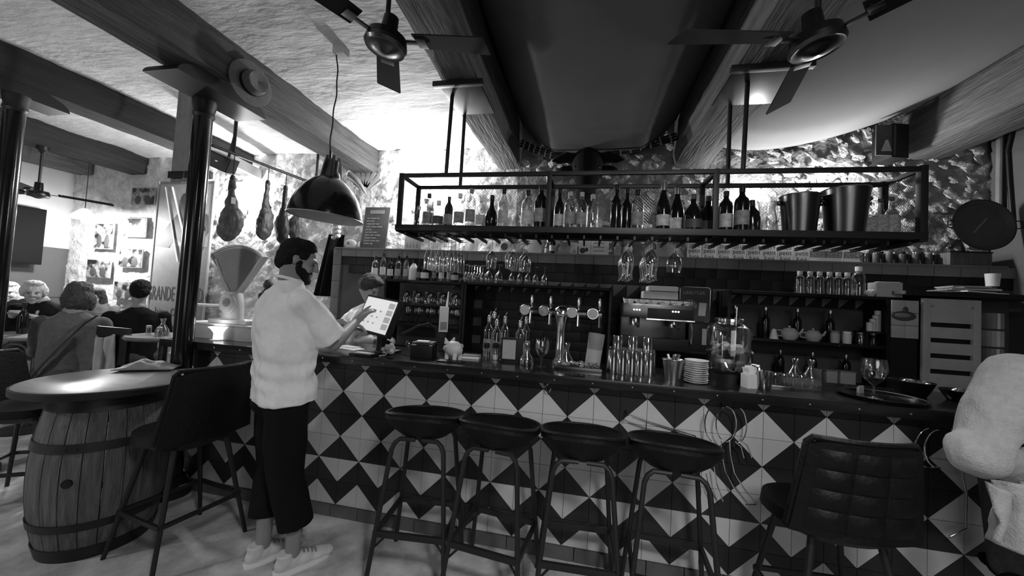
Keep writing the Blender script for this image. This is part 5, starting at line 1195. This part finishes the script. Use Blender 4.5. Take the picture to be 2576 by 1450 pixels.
def card(name, label, cat, px, w, h, mat='paper', d=.012, y=LY, extra=None, rz=0, group=None):
    t = thing(name, label, cat, (lx(px, y), y, LZ), rz, group); obj('board', B().box((0, 0, h/2), (w, d, h), bevel=.0015), mat, t); obj('foot', B().box((0, d/2+.015, .004), (w*.6, .03, .008)), 'darkgrey', t)
    if extra: extra(t)
    return t
card('tin_box', 'tin box with the letters KUB on the ledge', 'tin', 1420, .11, .13, 'grey', .09, extra=lambda t: text('lettering', 'KUB', .07, 'label', t, (0, -.0465, .03), (PI/2, 0, 0)))
card('price_board', 'cream board with faint printed lines on the ledge', 'board', 1508, .18, .17, 'paper', extra=lambda t: [obj('printed_line', B().box((-.01, -.0065, .05+.04*k), (.11, .002, .012)), 'midgrey', t) for k in range(3)])
card('tall_tin', 'narrow pale tin beside the cream board', 'tin', 1553, .06, .11, 'midgrey', .05)
card('picture_postcard', 'pale postcard with a dark donkey picture on the ledge', 'postcard', 1470, .12, .16, 'paper', extra=lambda t: [obj('picture', B().ball((-.02, -.006, .05), (.03, .003, .03), 10, 6), 'darkgrey', t), obj('picture', B().ball((.02, -.006, .06), (.02, .003, .022), 10, 6), 'darkgrey', t)])
card('picture_postcard', 'pale postcard with grey peaks between tin and donkey card', 'postcard', 1443, .07, .13, 'paper', extra=lambda t: obj('picture', B().prism([(-.03, .02), (.03, .02), (.01, .07)], .002, Mx.Translation((0, -.008, 0))), 'midgrey', t))
card('leaning_card', 'plain pale card leaning behind the curved glasses', 'card', 1672, .16, .18, 'midgrey'); card('zodiac_print', 'grey print with a row of peaks behind the flutes', 'print', 1037, .2, .16, 'midgrey', extra=lambda t: [obj('peak', B().prism([(-.08+.04*k, .03), (-.05+.04*k, .03), (-.065+.04*k, .1)], .002, Mx.Translation((0, -.008, 0))), 'grey', t) for k in range(4)])
card('portrait_print', 'round-faced portrait print beside the lone wine glass', 'print', 1185, .15, .15, 'paper', extra=lambda t: obj('face', B().ball((0, -.006, .06), (.04, .003, .05), 14, 8), 'offwhite', t)); card('white_card', 'white card behind the wine glass cluster', 'card', 1345, .14, .15, 'offwhite'); card('dark_print', 'small dark round print beside the lone wine glass', 'print', 1268, .1, .13, 'offwhite', extra=lambda t: obj('disc', B().lathe([(0, .002), (.04, .002), (.04, 0)], seg=20, T=Mx.Translation((0, -.006, .07)) @ Mx.Rotation(PI/2, 4, 'X')), 'darkgrey', t))
bottle('wine', (lx(1388), LY-.02, LZ), 'dark bottle with a silver figure beside the KUB tin', 'wine', 'steel', 'label', s=.72, group=None); bottle('squat', (lx(1377), LY, LZ), 'little clear bottle beside the dark silver-figure bottle', 'glass_bottle', 'white', 'label_dim', s=.75, group=None)
for k in range(11):
    px = 2181+k*16.5; t = thing('preserve_jar', 'small dark preserve jar, %s in the row counted from the plaques' % ORD[k], 'jar', (lx(px), LY-.02*(k % 2), LZ), .3*k, 'preserve jars on the ledge')
    obj('jar', B().lathe([(0, 0), (.026, 0), (.028, .02), (.028, .085), (.022, .095), (0, .095)], seg=14), ('green_glass', 'darkgrey')[k % 2], t); obj('lid', B().lathe([(.024, .094), (.025, .112), (0, .113)], seg=14), ('grey', 'steel', 'black')[k % 3], t)
# clutter at the right end of the ledge
pp = thing('paper_pile', 'untidy pile of papers on the high shelf by the right wall', 'papers', (at(2420, 735, Y=1.35).x, 1.32, at(2420, 742, Y=1.35).z))
for k in range(7): obj('sheet', B().box((.03*math.sin(k*2), .02*math.cos(k*3), .005+.009*k), (.34-.02*k, .2, .008), rot=Euler((0, .03*math.sin(k), .2*math.sin(k*1.7))), bevel=0), ('midgrey', 'paper', 'grey')[k % 3], pp)
hs = thing('high_shelf', 'dark high shelf by the right wall carrying papers', 'shelf', (5.55, 1.3, pp.location.z-.015)); obj('board', B().box((0, .03, 0), (1.0, .4, .028), bevel=.003), 'wood', hs); obj('edge', B().box((0, -.175, 0), (1.0, .012, .03)), 'black', hs)
lathething('white_mug', 'white mug standing on the pile of papers', 'mug', (at(2497, 705, Y=1.33).x, 1.33, pp.location.z+.075), [('cup', [(0, .003), (.035, 0), (.042, .1), (.039, .1), (.032, .01), (0, .008)], 'offwhite'), ('coffee', [(0, .08), (.037, .08)], 'black')])
bx = boxthing('carton', 'pale cardboard carton beside the swing-top bottles', 'box', (at(2230, 735, Y=1.3).x, 1.32, 1.70), [('box', (0, 0, .06), (.17, .12, .12), 'midgrey', .003), ('flap', (.0, -.03, .123), (.14, .05, .004), 'paper', 0)], -.1)
b = B(); b.ball((0, 0, .03), (.04, .03, .03), 10, 7, fn=lambda p: 1+.4*noise.noise(p*2)); tag(obj('crumpled_bag', b, 'offwhite', loc=(at(2190, 735, Y=1.28).x, 1.28, 1.70)), 'crumpled white paper bag beside the carton', 'bag')
# paella pan / black disc on the wall
pan = thing('paella_pan', 'large dark paella pan leaning on the rubble wall', 'pan', (5.83, 1.5, 2.345), 0)
Tp = Mx.Rotation(PI/2-.12, 4, 'X'); obj('dish', B().lathe([(0, .0), (.26, .0), (.31, .05), (.305, .052), (.255, .006), (0, .006)], seg=48, T=Tp), 'darkgrey', pan); obj('rim', B().tube([Tp @ V((.308*math.cos(a), .308*math.sin(a), .051)) for a in [2*PI*k/48 for k in range(48)]], .006, 6, closed=True), 'iron', pan); obj('scratch', B().box((0, 0, .0075), (.24, .012, .002), rz=.9, T=Tp), 'grey', pan)
for s in (-1, 1): obj('handle', B().tube([Tp @ V((s*.3, -.05, .045)), Tp @ V((s*.36, -.04, .06)), Tp @ V((s*.36, .04, .06)), Tp @ V((s*.3, .05, .045))], .008, 6), 'iron', pan)
pan.scale = (.7, .7, .7)
boxthing('wine_crate', 'dark wooden crate under the paella pan', 'crate', (5.8, 1.63, LZ), [('box', (0, 0, .055), (.32, .18, .11), 'wood', .004), ('lid', (0, 0, .115), (.33, .19, .01), 'black', .002)], .1)
b = B(); b.tube([at(2516, 310, X=6.06), at(2514, 400, X=6.06), at(2513, 470, X=6.06), at(2512, 560, X=6.06)], .02, 10); tag(obj('wall_pipe', b, 'grey'), 'grey conduit pipe in the corner above the paella pan', 'pipe')
b = B(); b.tube([at(2552, 300, X=6.08), at(2534, 380, X=6.08), at(2538, 450, X=6.08), at(2546, 560, X=6.08)], .012, 8); tag(obj('cable', b, 'black'), 'black cable hanging beside the conduit pipe', 'cable')
spk = thing('loudspeaker', 'black loudspeaker with a pale print at the end of the right beam', 'speaker', at(2232, 365, Y=1.55)); obj('cabinet', B().box((.02, 0, 0), (.15, .18, .3), bevel=.006, rz=.2), 'black', spk); obj('front_print', B().box((-.08, -.1, 0), (.16, .012, .27), bevel=.003, rz=.1), 'darkgrey', spk); obj('boat_picture', B().prism([(-.12, -.1), (-.04, -.1), (-.07, .0), (-.085, .0)], .004, Mx.Translation((0, -.112, 0))), 'midgrey', spk)
# chalkboard
cbd = thing('chalkboard', 'dark slate menu board with chalk writing on the ledge', 'chalkboard', (.17, 1.62, LZ), 0); Tb = Mx.Rotation(-.12, 4, 'X')
obj('slate', B().box((0, 0, .255), (.32, .012, .51), bevel=.002, T=Tb), 'darkgrey', cbd)
obj('heading', B().box((.0, -.008, .45), (.18, .002, .045), T=Tb), 'grey', cbd)
for k in range(10):
    n_ = random.randint(2, 3); x = -.12
    for j in range(n_):
        w_ = random.uniform(.03, .07); obj('chalk_line', B().box((x+w_/2, -.008, .37-.034*k), (w_, .002, .014), T=Tb), 'label_dim', cbd); x += w_+.012
# fish-shaped dish beside it
fd = thing('fish_dish', 'pale fish-shaped dish on the ledge left of the chalkboard', 'dish', (at(882, 608, Y=1.62).x, 1.62, LZ+.055)); obj('fish', B().ball((0, 0, 0), (.08, .012, .052), 20, 10), 'offwhite', fd); obj('tail', B().prism([(.06, -.01), (.12, -.035), (.11, 0), (.12, .03)], .01, Mx.Translation((0, -.005, 0))), 'offwhite', fd); obj('eye_ring', B().lathe([(0, .002), (.018, .002), (.018, 0)], seg=14, T=Mx.Translation((-.02, -.012, .005)) @ Mx.Rotation(PI/2, 4, 'X')), 'grey', fd)
# hand fan and horn hanging on the wall right of the pendant
hf = thing('hand_fan', 'pale open hand fan pinned to the lime-washed wall', 'hand fan', (at(915, 480, Y=1.66).x, 1.66, at(915, 480, Y=1.66).z))
for k in range(13):
    a = -.9+1.9*k/12; obj('fan_leaf', B().box((.15*math.sin(a), -.002*(k % 2), .15*math.cos(a)), (.045, .003, .2), rot=Euler((0, a, 0))), 'offwhite' if k % 2 else 'midgrey', hf)
obj('pivot', B().ball((0, -.006, 0), .012, 8, 6), 'steel', hf)
dg = thing('drinking_horn', 'curved horn hanging under the beam end beside the fan', 'horn', at(900, 465, Y=1.6)); obj('horn', B().tube([(-.12, 0, .12), (-.03, 0, .06), (.05, 0, -.02), (.12, 0, -.12)], .03, 12, radii=[.045, .04, .026, .006]), 'grey', dg); obj('mouth_rim', B().tube([(-.12, .045*math.cos(a), .12+.045*math.sin(a)) for a in [2*PI*k/16 for k in range(16)]], .006, 6, closed=True), 'offwhite', dg)
# ---- hams on their rod
r0, r1 = V((-.63, .33, 2.71)), V((-.45, 1.45, 2.71))
rod = thing('ham_rail', 'iron rail hung from the ceiling to carry the hams', 'rail', r0); d_ = r1-r0
obj('rail_bar', B().cyl((0, 0, 0), d_, .014, seg=10), 'iron', rod)
for f in (.16, .95): obj('ceiling_rod', B().cyl(d_*f, d_*f+V((0, 0, .52)), .013, seg=8), 'iron', rod)
hams = [(585, 440, 'pale dry-cured ham hanging first on the rail beside the loudspeaker', 1.0), (652, 470, 'mottled dry-cured ham hanging second from the loudspeaker', .98), (690, 478, 'dark-skinned dry-cured ham hanging third from the loudspeaker', 1.0), (735, 490, 'long dry-cured ham hanging half behind the pendant lamp', 1.0)]
fr_ = (.17, .46, .63, .8)
for i, (px, py, lb, s) in enumerate(hams):
    p = r0+d_*fr_[i]; t = thing('cured_ham', lb, 'ham', p, .6+1.1*i, 'hams on the rail'); DZ = (.2, .14, .13, .12)[i]
    obj('cord', B().tube([(0, 0, .014), (0, 0, -.06-DZ)], .004, 6), 'black', t)
    b = B(); P = [(.0, .0, -.05, .022), (.004, 0, -.1, .03), (0, 0, -.13, .024), (.0, 0, -.2, .032), (.01, 0, -.28, .045), (.015, 0, -.37, .075), (.01, 0, -.46, .085), (-.005, 0, -.53, .07), (-.01, 0, -.57, .045)]
    for k in range(len(P)-1): cap_(b, V(P[k][:3])*s, P[k][3]*s, V(P[k+1][:3])*s, P[k+1][3]*s, 14)
    b.ball((.05*s, 0, -.44*s), (.05*s, .055*s, .09*s))
    me = solid(b, .009, 3, wr(14, .012, i*9)); o = obj('leg', me, None, t, (0, 0, -DZ)); me.materials.append(M['ham' if i != 2 else 'ham_dark']); o.scale = (1.15, .75, 1)
    obj('hoof', B().lathe([(.016, -.055), (.024, -.03), (.014, -.0), (0, .0)], c=(0, 0, -DZ), seg=10), 'ham_dark', t); obj('paper_tag', B().box((.03, -.04, -.24-DZ), (.035, .002, .06), rz=.5), 'offwhite', t)
gb = thing('garlic_braid', 'braid of pale garlic bulbs hanging below the pendant lamp', 'garlic', (-.16, 1.42, 2.28))
for k in range(12): obj('bulb', B().ball((.03*math.sin(k*2.1), .03*math.cos(k*2.1), -.016*k), (.026, .026, .022), 10, 7), 'offwhite' if k % 3 else 'midgrey', gb)
obj('braid', B().tube([(0, 0, .02), (.005, 0, .2), (0, 0, 2.945-gb.location.z)], .008, 6), 'straw', gb)
ap = thing('hanging_apron', 'long black apron hanging from the rail end behind the man', 'apron', at(845, 590, Y=1.66))
b = B(); b.grid(lambda u, v: ((u-.5)*(.2+.1*v)-.1*v, -.04*math.cos((u-.5)*9)-.02*math.sin(u*17), -v*.75), 24, 12); o = obj('cloth', b, 'black_cloth', ap, sharp=180); o.modifiers.new('t', 'SOLIDIFY').thickness = .006
obj('hanging_loop', B().tube([(0, 0, -.02), (0, .05, .1), (0, .1, .25)], .006, 6), 'black', ap)
# loudspeaker beside the hams
ls = thing('loudspeaker', 'black wedge loudspeaker tilted at the hanging hams', 'speaker', at(558, 408, Y=.62)); Tq = Euler((.25, .35, .5)).to_matrix().to_4x4()
obj('cabinet', B().box((0, 0, 0), (.2, .17, .14), bevel=.008, T=Tq), 'black', ls); obj('grille', B().box((0, -.087, 0), (.18, .006, .12), bevel=.002, T=Tq), 'darkgrey', ls); obj('logo', B().box((.0, -.092, -.0), (.02, .003, .01), T=Tq), 'steel', ls); obj('bracket', B().tube([(0, .06, .05), (-.02, .12, .3), (-.02, .12, 3.2-ls.location.z)], .012, 8), 'iron', ls)
b = B(); b.box((0, 0, 0), (.05, .9, .12), bevel=.004); tag(obj('duct', b, 'plaster_smooth', loc=at(600, 412, Y=1.35), rot=(0, 0, .2)), 'pale boxed duct on the wall behind the hams', 'duct')
# straw hat on the beam
hat = thing('straw_hat', 'straw hat hung on the side of the rough beam', 'hat', (.135, -.04, 2.99)); Th = Mx.Rotation(PI/2, 4, 'Y') @ Mx.Rotation(.15, 4, 'X')
obj('brim', B().lathe([(.085, .0), (.12, .004), (.155, .0), (.158, .004), (.12, .009), (.085, .006)], seg=40, T=Th, cap=False), 'straw', hat); obj('crown', B().lathe([(.088, .0), (.084, .05), (.07, .085), (.03, .08), (0, .072)], seg=32, T=Th, cap=False), 'straw', hat); obj('ribbon', B().lathe([(.0895, .003), (.087, .03)], seg=32, T=Th, cap=False), 'black', hat)
# ---- pictures on the lime-washed wall
def photomat(name, seed):
    m = bpy.data.materials.new(name); m.use_nodes = True; n = m.node_tree.nodes; L = m.node_tree.links; b = n['Principled BSDF']; tc = n.new('ShaderNodeTexCoord'); mp = n.new('ShaderNodeMapping'); mp.inputs['Location'].default_value = (seed*3.7, seed*1.3, seed); t = n.new('ShaderNodeTexNoise'); t.inputs['Scale'].default_value = 9; t.inputs['Detail'].default_value = 4; r = n.new('ShaderNodeValToRGB'); r.color_ramp.elements[0].position = .44; r.color_ramp.elements[1].position = .58; r.color_ramp.elements[0].color = (.012, .012, .012, 1); r.color_ramp.elements[1].color = (.3, .3, .3, 1)
    L.new(tc.outputs['Object'], mp.inputs[0]); L.new(mp.outputs[0], t.inputs[0]); L.new(t.outputs[0], r.inputs[0]); L.new(r.outputs[0], b.inputs['Base Color']); b.inputs['Roughness'].default_value = .4; M[name] = m
for i, (x0, y0, x1, y1, lb) in enumerate([(335, 473, 391, 517, 'small dark photo print of a group high on the wall beside the poster'), (316, 549, 368, 598, 'photo print of a dark-haired figure left of the poster'), (243, 562, 284, 628, 'upright photo print below the dining lamp'), (303, 625, 358, 675, 'photo print of a lone standing figure beside the poster'), (222, 652, 278, 701, 'dark photo print of two faces above the long-haired woman'), (290, 707, 338, 757, 'dark photo print behind the man in black'), (196, 566, 217, 600, 'narrow photo print at the wall corner')]):
    p, q = at(x0, y0, Y=1.69), at(x1, y1, Y=1.69); w_, h_ = abs(q.x-p.x), abs(p.z-q.z); photomat('photo%d' % i, i+1)
    t = thing('photo_print', lb, 'photo', ((p.x+q.x)/2, 1.685, min(p.z, q.z)), 0, 'photo prints on the wall'); obj('mount', B().box((0, 0, h_/2), (w_, .012, h_), bevel=.002), 'midgrey', t); obj('picture', B().box((0, -.0075, h_/2), (w_*.93, .004, h_*.93)), 'photo%d' % i, t)
    for s in (-1, 1): obj('figure', B().ball((s*w_*.2, -.009, h_*.3), (w_*.14, .003, h_*.26), 10, 8), 'darkgrey', t); obj('head', B().ball((s*w_*.2, -.009, h_*.65), (w_*.07, .003, h_*.09), 10, 6), 'grey', t)
    if i == 5: break
# bullfight poster
pz0, pz1, px0, px1 = .78, 2.86, -3.12, -2.2
po = thing('bullfight_poster', 'tall framed bullfight poster lettered GRANDE CORRIDA', 'poster', ((px0+px1)/2, 1.68, pz0)); W_, H_ = px1-px0, pz1-pz0
obj('sheet', B().box((0, 0, H_/2), (W_, .01, H_), bevel=.002), 'grey', po)
for s in (-1, 1): obj('frame_side', B().box((s*W_/2, -.004, H_/2), (.018, .022, H_)), 'midgrey', po)
obj('sky_field', B().box((0, -.006, H_*.78), (W_*.94, .003, H_*.4)), 'midgrey', po)
TPo = Mx.Translation((0, -.009, 0))
obj('bull_figure', B().prism([(-.42, 1.2), (-.3, 1.42), (-.12, 1.62), (-.02, 1.7), (.12, 1.5), (.3, 1.68), (.4, 1.62), (.42, 1.4), (.3, 1.22), (.2, 1.02), (.1, 1.2), (-.1, 1.3), (-.2, 1.18)], .002, TPo), 'darkgrey', po)
obj('rider_figure', B().ball((.0, -.009, 1.75), (.09, .003, .17), 14, 8), 'darkgrey', po); obj('horse_figure', B().ball((.22, -.009, 1.3), (.16, .003, .22), 14, 8), 'grey', po)
for x0, x1, a in ((-.33, -.02, 0), (-.22, .14, 1)): obj('lance', B().tube([(x0, -.013, 2.0), (x1, -.013, 1.0+.1*a)], .014, 6, flat=.3), 'white', po)
obj('curl', B().tube([(.3+.04*math.cos(a), -.012, 1.42+.07*math.sin(a)) for a in [k*.5 for k in range(10)]], .008, 6), 'darkgrey', po)
text('title_lettering', 'GRANDE CORRIDA', .27, 'darkgrey', po, (0, -.0085, .48), (PI/2, 0, 0), sx=.42); text('name_lettering', 'Jaime OSTOS', .15, 'darkgrey', po, (-.04, -.0085, .28), (PI/2, 0, 0), sx=.72); text('name_lettering', 'Pierre', .13, 'darkgrey', po, (-.02, -.0085, .1), (PI/2, 0, 0), sx=.75)
# cloth banner from the ceiling near the column
bn = thing('cloth_banner', 'narrow grey cloth banner hanging from the ceiling behind the iron column', 'banner', (-.66, .2, 3.2))
b = B(); b.grid(lambda u, v: ((u-.5)*.4, .012*math.sin(u*11)+.006*math.sin(u*29), -v*.86), 30, 8); o = obj('cloth', b, 'grey', bn, sharp=180); o.modifiers.new('t', 'SOLIDIFY').thickness = .004
obj('top_batten', B().box((0, 0, -.01), (.43, .03, .03), bevel=.004), 'midgrey', bn); obj('bottom_batten', B().box((0, 0, -.8), (.42, .04, .06), bevel=.006), 'black', bn)
dk = thing('wall_screen', 'dark flat screen hanging on the plain wall beside the column', 'screen', at(50, 590, X=-4.6)); obj('panel', B().box((0, 0, 0), (.05, .42, .75), bevel=.01), 'black_cloth', dk); obj('glass_front', B().box((.027, 0, 0), (.004, .38, .7)), 'black_cloth', dk); obj('wall_bracket', B().box((-.06, 0, 0), (.12, .1, .1)), 'iron', dk)
# ---- coat on chair and table ware in the dining corner
ct_ = thing('draped_coat', 'pale striped coat draped over a stool back behind the barrel', 'coat', at(252, 905, Y=.06)); b = B(); b.grid(lambda u, v: ((u-.5)*.2, +.03-.012*math.sin(u*15+v*3)-.01*noise.noise(V((u*5, v*4, 3))), .19-v*(.42+.06*noise.noise(V((u*4, 0, 9))))-.02*math.sin(u*5)), 26, 12); o = obj('cloth', b, 'midgrey', ct_, sharp=180); o.modifiers.new('t', 'SOLIDIFY').thickness = .006
obj('lapel', B().tube([(-.02, .02, .17), (.0, .015, 0), (-.01, .01, -.2)], .014, 8), 'grey', ct_)
t = thing('dining_stool', 'black stool carrying the draped coat', 'stool', (ct_.location.x+.02, .12, 0)); obj('backrest', B().box((0, 0, .95), (.34, .03, .3), bevel=.01), 'black', t); obj('seat', B().box((0, .18, .7), (.36, .36, .05), bevel=.015), 'black', t)
for sx in (-1, 1):
    for sy in (0, 1): obj('leg', B().tube([(sx*.15, .03+.3*sy, .7), (sx*.18, -.0+.36*sy, 0)], .013, 8), 'iron', t)
tz = 1.0505
c0 = at(408, 843, Z=tz); carafe('glass oil carafe on the small round high table', (-.83, .22, tz), 1.0)
for i, (dx, dy) in enumerate(((-.1, -.03), (.11, .06), (.07, -.07))): lathething('glass_shaker', ['small glass shaker left of the oil carafe', 'small glass shaker by the iron column', 'small glass shaker before the oil carafe'][i], 'shaker', (-.83+dx, .22+dy, tz), [('glass', [(0, 0), (.02, 0), (.018, .06), (0, .06)], 'glass_ridge'), ('lid', [(.019, .058), (.019, .075), (0, .08)], 'steel')])
tz = .9205
bottle('wine', (-2.72, .36, tz), 'dark wine bottle on the table before the white-haired man', 'wine', 'black', None, s=.95, group=None)
drink_glass('wine', (-2.45, .5, tz), 'wine glass near the woman with the bob', None, False, 'glass_ridge', .9); drink_glass('short', (-2.8, .5, tz), 'short glass beside the dark wine bottle', None, False, 'glass_ridge', 1.0)
# ---- wire hooks on the bar front
def wire(label, lines, r=.0035, y=-.06):
    t = thing('wire_hanger', label, 'wire hanger', at(lines[0][0][0], lines[0][0][1], Y=y), 0, 'wire hangers on the bar front')
    for L_ in lines: obj('wire', B().tube([at(a, b_, Y=y-(c if c else 0))-t.location for a, b_, c in [(q+(0,))[:3] for q in L_]], r, 8), 'chrome', t)
    o = obj('wall_peg', B().cyl(V((0, .06, .0)), V((0, -.02, 0)), .006), 'iron', t); return t
ring = lambda cx, cy, rx_, ry_, a0, a1, n=18: [(cx+rx_*math.cos(a0+(a1-a0)*k/n), cy-ry_*math.sin(a0+(a1-a0)*k/n)) for k in range(n+1)]
wire('looped steel wire hanger with long prongs on the tiled bar front', [ring(1827, 1068, 26, 44, 1.7, -1.6), ring(1829, 1068, 28, 44, 1.5, 4.2), ring(1852, 1070, 26, 46, 1.2, -1.5), ring(1800, 1068, 27, 46, 2.2, 4.3), [(1814, 1110), (1816, 1140), (1825, 1185), (1845, 1225), (1882, 1270)], [(1836, 1112), (1838, 1145), (1848, 1190), (1870, 1228), (1902, 1268)], [(1876, 1270), (1902, 1270)], [(1850, 1112), (1864, 1125), (1872, 1153)], [(1862, 1108), (1880, 1122), (1891, 1152)], [(1776, 1192), (1783, 1225), (1802, 1260)], [(1797, 1175), (1802, 1215), (1819, 1262)]])
wire('straight steel wire hanger reaching over the last stool', [[(1578, 1042), (1625, 1060), (1690, 1080), (1748, 1097), (1775, 1140)], [(1590, 1050), (1640, 1068), (1742, 1100), (1770, 1142)], [(1626, 1062), (1622, 1125)]], y=-.07)
wire('ring-shaped wire hanger beside the knitted customer', [ring(2340, 1128, 38, 50, 1.6, 5.2), ring(2362, 1130, 36, 48, 1.6, 4.8), [(2395, 1080), (2432, 1240), (2432, 1330), (2390, 1350)]], y=-.06)
wire('small hooked wire hanger under the counter edge', [[(1372, 968), (1374, 985), (1382, 988), (1386, 978)]], y=-.03)

for i, (a_, b_, lb) in enumerate((((1312, 362), (1395, 392), 'dark garland of clips under the cloth left of the bull head'), ((1545, 385), (1700, 345), 'dark garland of clips under the cloth right of the bull head'))):
    p, q = at(*a_, Y=1.58), at(*b_, Y=1.58); t = thing('clip_garland', lb, 'garland', p)
    for r in range(3):
        o_ = V((0, -.04*r, .035-.045*r)); obj('cord', B().tube([o_, (q-p)*.5+o_+V((0, 0, -.02)), q-p+o_], .012, 6), 'black', t)
        for k in range(6): obj('clip', B().box((q-p)*(.1+.16*k)+o_+V((0, -.012, -.012)), (.014, .008, .022)), 'midgrey', t)
